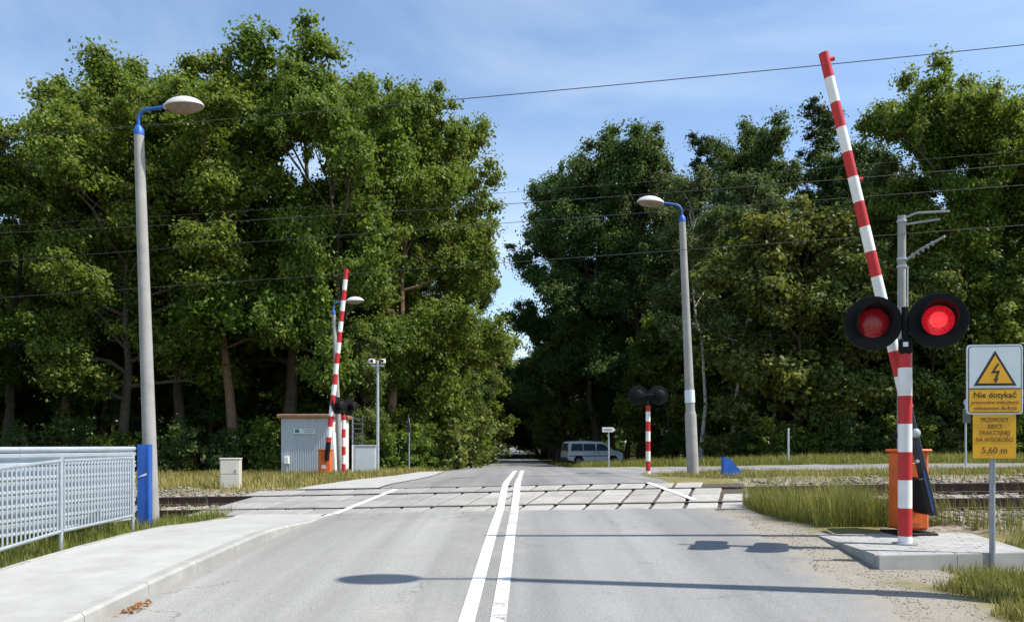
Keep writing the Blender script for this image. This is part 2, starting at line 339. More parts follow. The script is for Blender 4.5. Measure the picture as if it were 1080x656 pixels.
def zr(X, Y):
    X = np.asarray(X, float); Y = np.asarray(Y, float); n_, t_ = nt(X, Y)
    h = np.interp(n_, HN, HZ); h = (h + np.interp(n_-.25, HN, HZ) + np.interp(n_+.25, HN, HZ))/3 if True else h
    inn = (n_ > -1.37) & (n_ < 1.44); h = np.where(inn, .76+.10*n_, h)
    w = np.where(n_ < 0, 1-sstep(n_, -1.5, -7.5)*0-sstep(-n_, 1.5, 7.5), np.where(t_ < 0, 1-sstep(n_, 18, 40), 1-.7*sstep(n_, 1.5, 6)+.35*sstep(n_, 7, 12)-.65*sstep(n_, 20, 40)))
    z = h + grade(t_)*w
    return z + .32*sstep(X, 7, 16)*sstep(Y, 26, 42)
DECK0, DECK1 = -5.3, 4.15      # the crossing deck along the track
def xl(Y): return -3.40+.03*np.asarray(Y)           # kerb line left of the road
def xr(Y): return 2.86+.022*np.asarray(Y)
def zg(X, Y):
    """open ground beside the road"""
    X = np.asarray(X, float); Y = np.asarray(Y, float); n_, t_ = nt(X, Y); z = zr(X, Y)
    off = (1-sstep(t_, DECK1-.3, DECK1+.3))*sstep(t_, DECK0-.3, DECK0+.3)
    bed = (1-sstep(np.abs(n_), 1.5, 2.6))*(1-off)
    z = z-.19*bed
    z = z-.08*sstep(X, 3.3, 5.2)*(1-sstep(Y, 8.5, 11)) 
    z = z-.05*sstep(-X, 5.1, 7)*(1-sstep(Y, 10, 13))
    rough = .025*np.sin(X*2.3+1.3*np.sin(Y*1.7))*np.sin(Y*2.9+X)+.012*np.sin(X*7.1)*np.sin(Y*6.3)
    far = np.maximum(sstep(X, 3.4, 5), sstep(-X, 5.1, 6))
    z = z+rough*far*(1-bed*.6)
    return z
xs = np.concatenate([-np.geomspace(400, 15, 34)[:-1], np.arange(-15, 16, .17), np.geomspace(16, 400, 34)])
ys = np.concatenate([-np.geomspace(90, 3, 14)[:-1], np.arange(-3, 33, .17), np.geomspace(33, 900, 60)])
GX, GY = np.meshgrid(xs, ys); gx, gy = GX.ravel(), GY.ravel(); gn, gt = nt(gx, gy)
gz = zg(gx, gy)
on_road = (gx > xl(gy)-1.75) & (gx < xr(gy)-.25) & (gn < -1.3)
on_far = (gx > -4.0) & (gx < 2.8) & (gn > 1.4) & (gy < 26) | (np.abs(gx) < 2.6) & (gn > 1.4)
on_side = (gx > 2.5) & (gy > 22.8) & (gy < 27.3) & (gx < 60)
on_deck = (np.abs(gn) < 1.5) & (gt > DECK0) & (gt < DECK1+.05)
gz = np.where(on_deck, gz-.16, np.where(on_road | on_far | on_side, gz-.035, gz))
jag = .22*np.sin(gy*1.9)+.15*np.sin(gy*5.3+1)+.1*np.sin(gy*11+gx*3)
sand = sstep(gx, 2.3, 2.8)*(1-sstep(gx+jag*.7, 3.45, 3.95))*(gn < -.9)*(1-sstep(gn, -1.6, -1.0)*(gt > 4.6))
sand = np.maximum(sand, .9*(1-sstep(np.hypot((gx-4.3)/1.3, (gy-7.6)/.75)+jag*.5, .7, 1.1)))
sand = np.maximum(sand, .75*(1-sstep(np.hypot((gx-4.9)/1.5, (gy-18.2)/1.6)+jag*.6, .6, 1.1)))
sand = np.maximum(sand, .55*((gx < -4.7) & (gx > -5.35) & (gy < 12.5))*(1-sstep(-gx+jag*.4, 5.0, 5.3)))
ball = (1-sstep(np.abs(gn)+jag*.4, 1.9, 2.9))*((gt > DECK1-.1) | (gt < DECK0+.1))
ball = np.maximum(ball, (1-sstep(np.abs(gn+2.2)+jag*.5, .9, 1.7))*(gt > 5.3))
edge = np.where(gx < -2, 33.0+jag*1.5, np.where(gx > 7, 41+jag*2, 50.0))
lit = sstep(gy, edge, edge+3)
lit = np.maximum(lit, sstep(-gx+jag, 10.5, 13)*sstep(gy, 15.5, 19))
nx, ny = len(xs), len(ys); ii = np.arange(nx*ny).reshape(ny, nx)
F = np.stack([ii[:-1,:-1], ii[:-1,1:], ii[1:,1:], ii[1:,:-1]], -1).reshape(-1, 4)
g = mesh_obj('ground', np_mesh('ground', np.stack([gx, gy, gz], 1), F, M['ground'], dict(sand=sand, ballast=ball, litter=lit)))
g.data.polygons.foreach_set('use_smooth', [True]*len(g.data.polygons))
tag(g, 'grassy verges, sandy shoulder and dark forest floor around the crossing', 'ground', kind='structure')

def sheet(name, left, right, y0, y1, nu, nv, dz, material, zf=zr, ends=None, parent=None, smooth=True):
    """surface between two edge curves of Y, following the terrain; ends gives an n-line to stop at per column"""
    u = np.linspace(0, 1, nu)
    if ends:
        kind_, nn = ends; V = []
        for q in u:
            x_e = left(Y0)*(1-q)+right(Y0)*q
            ye = Y0+(nn-x_e*SA)/CA
            yy = np.linspace(y0, ye, nv) if kind_ == 'to' else ye+(y1-ye)*np.linspace(0, 1, nv)**1.8
            X = left(yy)*(1-q)+right(yy)*q
            V.append(np.stack([X, yy, zf(X, yy)+dz], 1))
        V = np.stack(V, 0)
    else:
        yy = np.linspace(y0, y1, nv); U, YY = np.meshgrid(u, yy, indexing='ij'); X = left(YY)*(1-U)+right(YY)*U
        V = np.stack([X, YY, zf(X, YY)+dz], -1)
    I = np.arange(nu*nv).reshape(nu, nv); F = np.stack([I[:-1,:-1], I[1:,:-1], I[1:,1:], I[:-1,1:]], -1).reshape(-1, 4)
    o = mesh_obj(name, np_mesh(name, V.reshape(-1, 3), F, material), parent)
    if smooth: o.data.polygons.foreach_set('use_smooth', [True]*len(o.data.polygons))
    return o
def xr_j(Y): return xr(Y)+.07*np.sin(Y*3.1)+.05*np.sin(Y*7.7+1)+.03*np.sin(Y*17)
road = sheet('road', lambda Y: xl(Y)-.02, xr_j, -14, 0, 30, 150, .006, M['asphalt'], ends=('to', -1.37))
_u = np.repeat(np.linspace(0, 1, 30), 150); _y = np.array([v.co.y for v in road.data.vertices])
_at = road.data.attributes.new('dust', 'FLOAT', 'POINT'); _at.data.foreach_set('value', (np.maximum(sstep(_u, .86, 1.02), .8*(1-sstep(_u, .0, .09)))).astype(np.float32))
_at = road.data.attributes.new('lane', 'FLOAT', 'POINT'); _at.data.foreach_set('value', (1-sstep(_u, .40, .62)).astype(np.float32))
tag(road, 'pale grey asphalt road ramping up to the level crossing', 'road', kind='structure')
FX = np.array([15, 17, 21, 24, 30, 60, 600]); FL = np.array([-2.75, -2.65, -2.4, -2.3, -2.5, -2.9, -2.9]); FR = np.array([2.95, 3.05, 3.35, 4.2, 3.1, 2.9, 2.9])
def fl(Y): return np.interp(Y, FX, FL)
def fr(Y): return np.interp(Y, FX, FR)
froad = sheet('forest_road', fl, fr, 0, 520, 14, 140, .010, M['side_asphalt'], ends=('from', 1.44))
tag(froad, 'asphalt road running on from the crossing into the dark wood', 'road', kind='structure')
# side road that leaves to the right, parallel with the track
X_ = np.linspace(2.2, 90, 120); f0 = 22.4+.012*X_-1.1*np.exp(-((X_-2.2)/2.0)**2); f1 = 27.6+.012*X_+3.0*np.exp(-((X_-2.2)/2.2)**2)
V = []; 
for q in np.linspace(0, 1, 10): yy = f0*(1-q)+f1*q; V.append(np.stack([X_, yy, zr(X_, yy)+.005], 1))
V = np.stack(V, 0); I = np.arange(10*120).reshape(10, 120); F = np.stack([I[:-1,:-1], I[:-1,1:], I[1:,1:], I[1:,:-1]], -1).reshape(-1, 4)
tag(mesh_obj('side_road', np_mesh('side_road', V.reshape(-1, 3), F, M['side_asphalt'])), 'narrow side road along the far side of the railway', 'road', kind='structure')

# road markings, children of the roads
def line(cx, w, material, parent, name='centre_line'):
    def zz(X, Y):
        return zr(X, Y)
    a = sheet(name, lambda Y: cx(Y)-w/2, lambda Y: cx(Y)+w/2, -12, 27, 3, 360, .0145, material, zf=zz, parent=parent)
    return a
def cl(Y): return -.36+.022*np.asarray(Y)
line(lambda Y: cl(Y)-.12, .125, M['paint'], road); line(lambda Y: cl(Y)+.12, .125, M['worn_paint'], road)
def slab_line(p, q, w):
    (x0, y0), (x1, y1) = p, q; V = []; F = []
    for i in range(25):
        k = i/24; X = x0+(x1-x0)*k; Y = y0+(y1-y0)*k
        for s_ in (-1, 1): V.append((X+s_*w/2, Y, float(zr(X, Y))+.007))
        if i: j = 2*i; F.append((j-2, j-1, j+1, j))
    me = bpy.data.meshes.new('edge_line'); me.from_pydata(V, [], F); me.materials.append(M['paint']); return mesh_obj('edge_line', me, road)
slab_line((-3.05, 13.0), (-2.32, 15.9), .11); slab_line((3.0, 13.1), (2.55, 15.5), .12)

# pavement left of the road with its kerbstones
def kh(Y, X): n_, _ = nt(X, Y); return .005+.115*(1-sstep(n_, -4.6, -1.9))
def zwalk(X, Y): return zr(X, Y)+kh(Y, X)
walk = sheet('pavement', lambda Y: xl(Y)-1.68+0*Y, lambda Y: xl(Y)-.13, -14, 0, 8, 110, .004, M['walk'], zf=zwalk, ends=('to', -1.40))
tag(walk, 'pale concrete pavement left of the road, beside the fence', 'pavement', kind='structure')
y = -6.0
while y < 12.9:
    L_ = .993; mb = MB(); vs = []
    for yy in (y, y+L_*.5, y+L_):
        x0 = float(xl(yy)); zt_ = float(zwalk(x0-.07, yy))+.006; zb = float(zr(x0, yy))-.12
        vs += [(x0-.13, yy, zb), (x0, yy, zb), (x0, yy, zt_-.025), (x0-.025, yy, zt_), (x0-.13, yy, zt_)]
    fs = [(0,1,2,3,4), (14,13,12,11,10)] + [(a*5+i, (a+1)*5+i, (a+1)*5+(i+1) % 5, a*5+(i+1) % 5) for a in range(2) for i in range(5)]
    mb.add(vs, fs).build('kerbstone', M['kerb'], walk); y += 1.0
# outer edging of the pavement
y = -6.0
while y < 12.6:
    mb = MB(); vs = []
    for yy in (y, y+.985):
        x0 = float(xl(yy))-1.68; zt_ = float(zwalk(x0, yy))+.012
        vs += [(x0-.06, yy, zt_-.2), (x0, yy, zt_-.2), (x0, yy, zt_), (x0-.06, yy, zt_)]
    mb.add(vs, [(0,1,2,3), (7,6,5,4), (0,4,5,1), (1,5,6,2), (2,6,7,3), (3,7,4,0)]).build('edging_stone', M['kerb'], walk); y += 1.0
WX = np.array([15.5, 18, 21.5, 24.5, 30]); WO = np.array([-4.55, -4.35, -4.2, -3.6, -3.3])
fwalk = sheet('pavement', lambda Y: np.interp(Y, WX, WO), lambda Y: fl(Y)-.02, 0, 29, 8, 40, .022, M['walk'], ends=('from', 1.46))
tag(fwalk, 'pale pavement on the far left side, curving behind the track', 'pavement', kind='structure')

# ------------------------------------------------------------------ crossing deck of concrete panels
deck = empty('crossing_deck', (*from_nt(0, 0), .60), label='concrete panel deck carrying the road over the rails', cat='crossing deck')
def child_world(o, parent): o.parent = parent; o.matrix_parent_inverse = parent.matrix_world.inverted() if False else Matrix.Translation(-Vector(parent.location)); return o
def tilt_mesh(n0, n1, t0, t1, th, bev=.012, jz=0):
    mb = MB(); vs = []
    for dz_, ins in ((-th, 0), (-bev, 0), (0, bev)):
        for (n_, t_) in ((n0+ins, t0+ins), (n0+ins, t1-ins), (n1-ins, t1-ins), (n1-ins, t0+ins)):
            X, Y = from_nt(n_, t_+.14*n_); vs.append((X, Y, float(plane(n_, t_+.14*n_))+dz_+jz))
    fs = [(8,9,10,11)] + [(a*4+i, a*4+(i+1) % 4, a*4+4+(i+1) % 4, a*4+4+i) for a in range(2) for i in range(4)]
    return mb.add(vs, fs)
rnd = random.Random(4)
base = MB()
for k in range(19):
    t0 = DECK0-.02+k*(DECK1-DECK0)/19; t1 = t0+(DECK1-DECK0)/19; vs = []
    for n_, t_ in ((-1.34, t0), (-1.34, t1), (1.41, t1), (1.41, t0)):
        X, Y = from_nt(n_, t_); vs.append((X, Y, float(plane(n_, t_))-.035))
    base.add(vs, [(0,1,2,3)])
child_world(base.build('joint_bed', M['gap']), deck)
PL = .53
for row, (n0, n1, tend) in enumerate(((-1.335, -.83, DECK1), (-.655, -.012, DECK1-.02), (.012, .655, DECK1-.56), (.83, 1.41, DECK1-.95))):
    t1 = tend; k = 0
    while t1 > DECK0:
        gp = .064 if t1 > -1.2 else .028
        mt_ = M['slab'] if t1 > -.3 else M['dusty_slab']
        o = tilt_mesh(n0, n1, t1-PL+gp, t1, .10, jz=rnd.uniform(-.003, .003)).build('deck_panel', mt_); child_world(o, deck)
        t1 -= PL; k += 1

# ------------------------------------------------------------------ railway track
track = empty('railway_track', (*from_nt(0, 8), .70), label='single railway track with rusty rails crossing behind the barrier', cat='railway track')
track['kind'] = 'structure'
def frame_at(n_, t_, dz=0):
    X, Y = from_nt(n_, t_); return Vector((X, Y, float(plane(n_, t_))+dz))
prof = [(-.036, 0), (.036, 0), (.036, -.035), (.010, -.048), (.010, -.13), (.07, -.145), (.07, -.16), (-.07, -.16), (-.07, -.145), (-.010, -.13), (-.010, -.048), (-.036, -.035)]
for side in (-1, 1):
    mb = MB(); ts = np.arange(-46, 60.1, 1.0); vs = []; K = len(prof)
    for t_ in ts:
        for (dn, dz_) in prof:
            n_ = side*.7535+dn; X, Y = from_nt(n_, t_); vs.append((X, Y, float(plane(side*.7535, t_))+dz_+.002))
    for a in range(len(ts)-1):
        for i in range(K):
            mb.cur = 1 if i == 0 else 0
            mb.add([], [(a*K+i, (a+1)*K+i, (a+1)*K+(i+1) % K, a*K+(i+1) % K)])
    mb.v = vs; child_world(mb.build('rail', [M['rail'], M['rail_top']]), track)
slp = MB().box((0, 0, -.08), (.22, 2.5, .16), bev=.02).mesh('sleeper', M['sleeper'])
clip = MB().box((0, 0, .02), (.16, .10, .05), bev=.012).box((0, .02, .05), (.05, .05, .03)).mesh('rail_clip', M['rail'])
tl = list(np.arange(-16, DECK0-.2, .6)) + list(np.arange(DECK1+.35, 34, .6))
for t_ in tl:
    p = frame_at(0, t_, -.165)
    rotm = Matrix.Rotation(-SKEW, 4, 'Z') @ Matrix.Rotation(math.atan(.10), 4, 'X') @ Matrix.Rotation(-math.atan(.028), 4, 'Y')
    s = mesh_obj('sleeper', slp, track); s.matrix_parent_inverse = Matrix.Translation(-Vector(track.location)); s.matrix_world = Matrix.Identity(4)
    s.location = p; s.rotation_euler = rotm.to_euler()
    if t_ < 16:
        for nn in (-.87, -.64, .64, .87):
            c_ = mesh_obj('rail_clip', clip, s, (0, nn, -.005))

# ------------------------------------------------------------------ loose stone
def stones(name, pts, r0, r1, material, seed, label, cat, flat=.55, pw_=1.0):
    rg = np.random.default_rng(seed); n_ = len(pts)
    a = (1+5**.5)/2
    ico = np.array([(-1,a,0),(1,a,0),(-1,-a,0),(1,-a,0),(0,-1,a),(0,1,a),(0,-1,-a),(0,1,-a),(a,0,-1),(a,0,1),(-a,0,-1),(-a,0,1)])/math.hypot(1, a)
    fc = np.array([(0,11,5),(0,5,1),(0,1,7),(0,7,10),(0,10,11),(1,5,9),(5,11,4),(11,10,2),(10,7,6),(7,1,8),(3,9,4),(3,4,2),(3,2,6),(3,6,8),(3,8,9),(4,9,5),(2,4,11),(6,2,10),(8,6,7),(9,8,1)])
    s_ = r0+(r1-r0)*rg.random((n_,1,1))**pw_; sh = rg.uniform(.7, 1.3, (n_,1,3)); jit = rg.uniform(.72, 1.2, (n_,12,1))
    v_ = ico[None]*jit*s_*sh; v_[:,:,2] *= flat
    an = rg.uniform(0, 6.28, n_); c, s2 = np.cos(an)[:,None], np.sin(an)[:,None]
    x_, y_ = v_[:,:,0]*c-v_[:,:,1]*s2, v_[:,:,0]*s2+v_[:,:,1]*c
    v_ = np.stack([x_, y_, v_[:,:,2]], -1)+pts[:,None,:]
    F_ = (fc[None]+(np.arange(n_)*12)[:,None,None]).reshape(-1, 3)
    return tag(mesh_obj(name, np_mesh(name, v_.reshape(-1, 3), F_, material)), label, cat, kind='stuff')
rg = np.random.default_rng(5)
def gpts(n_, xa, xb, ya, yb, keep, dz=0):
    X = rg.uniform(xa, xb, n_); Y = rg.uniform(ya, yb, n_); k = keep(X, Y); X, Y = X[k], Y[k]
    return np.stack([X, Y, zg(X, Y)+dz], 1)
def kb(X, Y):
    n_, t_ = nt(X, Y); return ((t_ > DECK1+.25) | (t_ < DECK0-.2)) & (np.abs(n_) < 2.3+.3*np.sin(t_*2.1)) | ((t_ > 5.5+.4*np.sin(n_*5)) & (n_ > -3.1) & (n_ < 0))
def seen(X, Y): return np.abs(X) < .75*Y+2
bp = gpts(52000, -14, 22, 9, 21, lambda X, Y: kb(X, Y) & seen(X, Y), .012)
stones('ballast', bp, .022, .05, M['stone'], 1, 'crushed stone ballast along the railway track', 'ballast')
gp_ = gpts(26000, 2.75, 5.6, 5.0, 13.0, lambda X, Y: ((X > 2.85+.25*np.sin(Y*3)) & (X < 3.7+.2*np.sin(Y*2)) & (rg.random(len(X)) < .15+.75*(np.sin(X*9+Y*4)*np.sin(Y*7-X*3) > -.1)) | (np.hypot((X-4.25)/1.0, (Y-7.55)/.35) < 1)) & (nt(X, Y)[0] < -1.45), .004)
stones('gravel', gp_, .0025, .011, M['gravel'], 2, 'loose gravel on the right shoulder around the concrete pad', 'gravel', flat=.45, pw_=3.2)

# ------------------------------------------------------------------ signal pillars
def stripes(mb, x, y, z0, cuts, r_, seg=16):
    """vertical pole of red / white bands in one mesh (slots 0 white, 1 red)"""
    z = z0
    for i, (h, k) in enumerate(cuts):
        mb.cur = k; mb.lathe([(r_, z), (r_, z+h)], seg, Matrix.Translation((x, y, 0)), cap=False); z += h
    mb.cur = cuts[-1][1]; mb.lathe([(r_, z), (r_*.9, z+.02)], seg, Matrix.Translation((x, y, 0)), cap=True)
    return z
def signal(loc, rz, label, group, lit=(M['lens_dim'], M['lens_lit'])):
    e = empty('crossing_signal', loc, rz, label, 'signal', group)
    mb = MB(); z = stripes(mb, 0, 0, .012, [(.075, 0)]+[(.302, 1 if i % 2 == 0 else 0) for i in range(6)]+[(.17, 1)], .071)
    mb.build('post', [M['white'], M['red']], e, smooth=True)
    MB().lathe([(.13, 0), (.13, .012), (.085, .016)], 16).build('foot_plate', M['steel'], e)
    hz = 2.395
    MB().tube([(0, 0, z-.02), (0, 0, hz+.16)], .035, 10).box((0, -.02, z+.06), (.13, .13, .17), bev=.02).build('mast_head', M['black'], e)
    MB().box((0, .02, hz), (.66, .06, .07), bev=.01).build('cross_arm', M['black'], e)
    MB().box((-.005, -.088, z+.075), (.05, .012, .05), bev=.004).build('label_plate', M['white'], e)
    for i, sx in enumerate((-.318, .318)):
        T = Matrix.Translation((sx, 0, hz)) @ Matrix.Rotation(R(90), 4, 'X') @ Matrix.Rotation(R(-3 if sx > 0 else 3), 4, 'Y')
        bk = MB().lathe([(.10, -.27), (.15, -.24), (.15, -.02), (.293, -.012), (.297, .0), (.293, .018), (.165, .022), (.16, .02)], 40, T).build('target_board', M['black'], e, smooth=True)
        # hood: open three quarter tube sloping back
        mbh = MB(); vs = []; fs = []; S = 26
        for k in range(S+1):
            a = R(-55+290*k/S); dep = .07+.24*max(0, math.sin((k/S)*math.pi))**.8
            for rr, dd in ((.176, .02), (.183, dep), (.176, dep), (.170, .02)): vs.append(T @ Vector((rr*math.cos(a), rr*math.sin(a), dd)))
        for k in range(S):
            for j in range(4): fs.append((k*4+j, k*4+4+j, k*4+4+(j+1) % 4, k*4+(j+1) % 4))
        mbh.add(vs, fs).build('hood', M['black'], bk, smooth=True)
        MB().lathe([(.158, .021), (.148, .032), (.115, .046), (.07, .056), (.01, .06)], 32, T).build('lens', lit[i], bk, smooth=True)
        if lit[i] is M['lens_lit']:
            MB().lathe([(.088, .0545), (.05, .061), (.01, .064)], 24, T).build('lamp_glow', M['lens_core'], bk, smooth=True)
    return e
P = px(954.5, 573.5, 8.6); PAD_Z = P.z
sig = signal((P.x, P.y, PAD_Z), R(-19), 'near crossing signal with two black discs and lit red lights on striped post', 'crossing signals')
c1 = copy_tree(sig); X, Y = (683.5-540)/840*26.5, 26.5; X, Y = (683.5-540)/840*21.6, 21.6
X, Y = (683.5-540)/840*26.0, 26.0
def set_far(o, x, d, label, rz):
    X = (x-540)/840*d; o.location = (X, d, float(zg(X, d))-.01); o.rotation_euler = (0, 0, rz); o['label'] = label
set_far(c1, 683.5, 21.9, 'far crossing signal seen from behind, striped post left of the tall lamp', R(180))
c1.scale = (.9, .9, .9)
c2 = copy_tree(sig); set_far(c2, 362.5, 27.6, 'far left crossing signal in front of the relay hut', R(242))
for c_ in (c1, c2):
    for ch in list(c_.children):
        for s_ in list(ch.children):
            if s_.name.startswith('lamp_glow'): bpy.data.objects.remove(s_)

# ------------------------------------------------------------------ concrete pad with pavers
A = [Vector((3.63, 9.62)), Vector((3.56, 7.72)), Vector((5.22, 7.98)), Vector((5.62, 9.92))]   # left-back, left-front, right-front, right-back
pad = empty('paved_pad', (4.45, 8.8, PAD_Z-.14), label='paved concrete pad with kerb edging under the near barrier', cat='pad')
def quad_at(u, w): return (A[1]*(1-u)+A[2]*u)*(1-w)+(A[0]*(1-u)+A[3]*u)*w
def pad_piece(u0, u1, w0, w1, top, th, bev, name, material):
    cs = [quad_at(u0, w0), quad_at(u1, w0), quad_at(u1, w1), quad_at(u0, w1)]; c_ = sum(cs, Vector((0,0)))/4; vs = []
    for dz_, k in ((-th, 0), (-bev, 0), (0, bev)):
        for q in cs: d = (c_-q).normalized()*k*1.4; vs.append((q.x+d.x, q.y+d.y, top+dz_))
    fs = [(8,9,10,11), (3,2,1,0)] + [(a*4+i, a*4+(i+1) % 4, a*4+4+(i+1) % 4, a*4+4+i) for a in range(2) for i in range(4)]
    return child_world(MB().add(vs, fs).build(name, material), pad)
kw = .05
for s_ in range(2):
    pad_piece(0+.5*s_+.002, .5+.5*s_-.002, 0, kw, PAD_Z-.002, .24, .012, 'kerbstone', M['kerb'])
    pad_piece(0+.5*s_+.002, .5+.5*s_-.002, 1-kw, 1, PAD_Z-.002, .24, .012, 'kerbstone', M['kerb'])
    pad_piece(0, kw, kw+.002+(.5-kw)*s_, .5-.002+(.5-kw)*s_, PAD_Z-.002, .24, .012, 'kerbstone', M['kerb'])
    pad_piece(1-kw, 1, kw+.002+(.5-kw)*s_, .5-.002+(.5-kw)*s_, PAD_Z-.002, .24, .012, 'kerbstone', M['kerb'])
pad_piece(kw, 1-kw, kw, 1-kw, PAD_Z-.012, .2, .0, 'bed', M['sleeper'])
NU, NW = 8, 15
for j in range(NW):
    sh = .5 if j % 2 else 0
    for i in range(NU+1):
        u0 = max(0, (i-sh)/NU); u1 = min(1, (i+1-sh)/NU)
        if u1-u0 < .02: continue
        f = lambda q: kw+(1-2*kw)*q
        pad_piece(f(u0)+.0013, f(u1)-.0013, f(j/NW)+.0013, f((j+1)/NW)-.0013, PAD_Z+rnd.uniform(-.003, .001), .06, .003, 'paver', M['paver'])

# ------------------------------------------------------------------ barriers
def barrier(loc, arm_a, arm_b, seglen, r_, label, near, rz=0, box=(.46, .44, 1.0)):
    """loc: base of the drive; arm runs from arm_a (root) to arm_b (tip), offsets from loc"""
    e = empty('level_crossing_barrier', loc, 0, label, 'barrier', 'level crossing barriers')
    a, b_ = Vector(arm_a), Vector(arm_b); d = (b_-a).normalized(); Ltot = (b_-a).length
    w, dp, h = box
    cab = MB().box((0, .0, h/2+.03), (w, dp, h-.06), bev=.03).box((0, 0, h+.005), (w+.05, dp+.05, .035), bev=.012).build('drive_cabinet', M['orange'], e)
    MB().box((0, 0, .016), (w+.14, dp+.14, .032), bev=.008).build('base_plate', M['black'], e)
    for sx in (-1, 1):
        MB().lathe([(.02, .032), (.02, .06), (.01, .062)], 6, Matrix.Translation((sx*(w/2+.04), -dp/2-.03, 0))).build('anchor_bolt', M['steel'], e)
    MB().box((-w*.12, -dp/2-.008, h*.5), (w*.62, .014, h*.72), bev=.005).build('cabinet_door', M['orange'], cab)
    MB().box((w*.12, -dp/2-.018, h*.55), (.03, .02, .10), bev=.005).build('door_handle', M['black'], cab)
    if not near:
        MB().box((-w*.05, -dp/2-.02, h*.34), (.13, .012, .13)).build('sticker', M['white'], cab)
        MB().box((w*.22, -dp/2-.02, h*.82), (.15, .012, .12)).build('lock_plate', M['black'], cab)
    mb = MB(); n_ = int(math.ceil(Ltot/seglen))
    for i in range(n_):   # from the tip down
        q0 = b_-d*(i*seglen); q1 = b_-d*min(Ltot, (i+1)*seglen); mb.cur = 1 if i % 2 == 0 else 0
        k0 = 1+.18*(i*seglen/Ltot); k1 = 1+.18*min(1, (i+1)*seglen/Ltot)
        mb.tube([q1, q0], [r_*k1, r_*k0], 14, caps=(i in (0, n_-1)))
    arm = mb.build('arm', [M['white'], M['red']], e, smooth=True)
    T = d.to_track_quat('Z', 'Y').to_matrix().to_4x4()
    side = Vector((d.z, 0, -d.x)).normalized()
    MB().tube([b_-d*.09-side*.0, b_-d*.09+side*(r_+.05)], r_*.45, 10).build('tip_light', M['red'], arm)
    MB().tube([b_-d*(Ltot*.36), b_-d*(Ltot*.36)+side*(r_+.05)], r_*.4, 10).build('arm_light', M['red'], arm)
    # counter arm of dark steel below the root, with weights
    qr = d.to_track_quat('Z', 'Y').to_matrix()
    c_end = a-d*1.28; mid = (a+d*.25+c_end)/2; ln = (a+d*.25-c_end).length
    if near:
        MB().box(mid, (.125, .07, ln), Matrix(qr), bev=.012).build('counter_arm', M['navy'], e)
        q = a-d*1.02-side*.10
        wt = MB().box(q, (.30, .09, .42), Matrix(qr), bev=.015).build('counterweight', M['black'], e)
        MB().box(a-d*.98+Vector((0, -.052, 0))-side*.012, (.022, .012, .48), Matrix(qr)).build('blue_strip', M['blue'], wt)
        for dd in (.62, 1.18): 
            Tm = Matrix.Translation(a-d*dd+Vector((0, -.052, 0))-side*.06) @ Matrix.Rotation(R(90), 4, 'X'); MB().lathe([(.022, 0), (.022, .02), (.008, .022)], 8, Tm).build('bolt', M['galv'], wt)
        Tm = Matrix.Translation(a-d*.30+Vector((0, -.035, 0))) @ Matrix.Rotation(R(90), 4, 'X'); MB().lathe([(.055, -.1), (.055, .03), (.045, .05), (.02, .06)], 16, Tm).build('pivot', M['galv'], e, smooth=True)
        MB().tube([a-d*.30+Vector((0, -.03, 0)), a-d*.30+Vector((-.05, .35, -.03))], .035, 8).build('axle', M['black'], e)
    else:
        MB().tube([a+d*.05, a-d*.62], r_*1.05, 10).build('counter_arm', M['black'], e)
        MB().tube([a-d*.60+Vector((0, -.02, 0)), a-d*.60+Vector((0, .3, 0))], .04, 8).build('axle', M['black'], e)
    return e
bl = px(958, 560, 9.62); bx, by = bl.x, 9.62
Ya = 9.28
def P2(x, y): v_ = px(x, y, Ya); return v_-Vector((bx, by, PAD_Z))
barrier((bx, by, PAD_Z-.004), P2(957, 430), P2(868.5, 56), .297, .056, 'near raised barrier arm with orange drive cabinet and black counterweight', True, box=(.34, .34, 1.0))
Xb, Yb = (343.5-540)/840*27.5, 27.5; Zb = float(zg(Xb, Yb))-.01
def P3(x, y): v_ = px(x, y, 27.2); return v_-Vector((Xb, Yb, Zb))
barrier((Xb, Yb, Zb), P3(346.5, 466), P3(365.5, 284), .36, .075, 'far left raised barrier arm, striped, with orange cabinet before the hut', False, box=(.42, .42, .86))

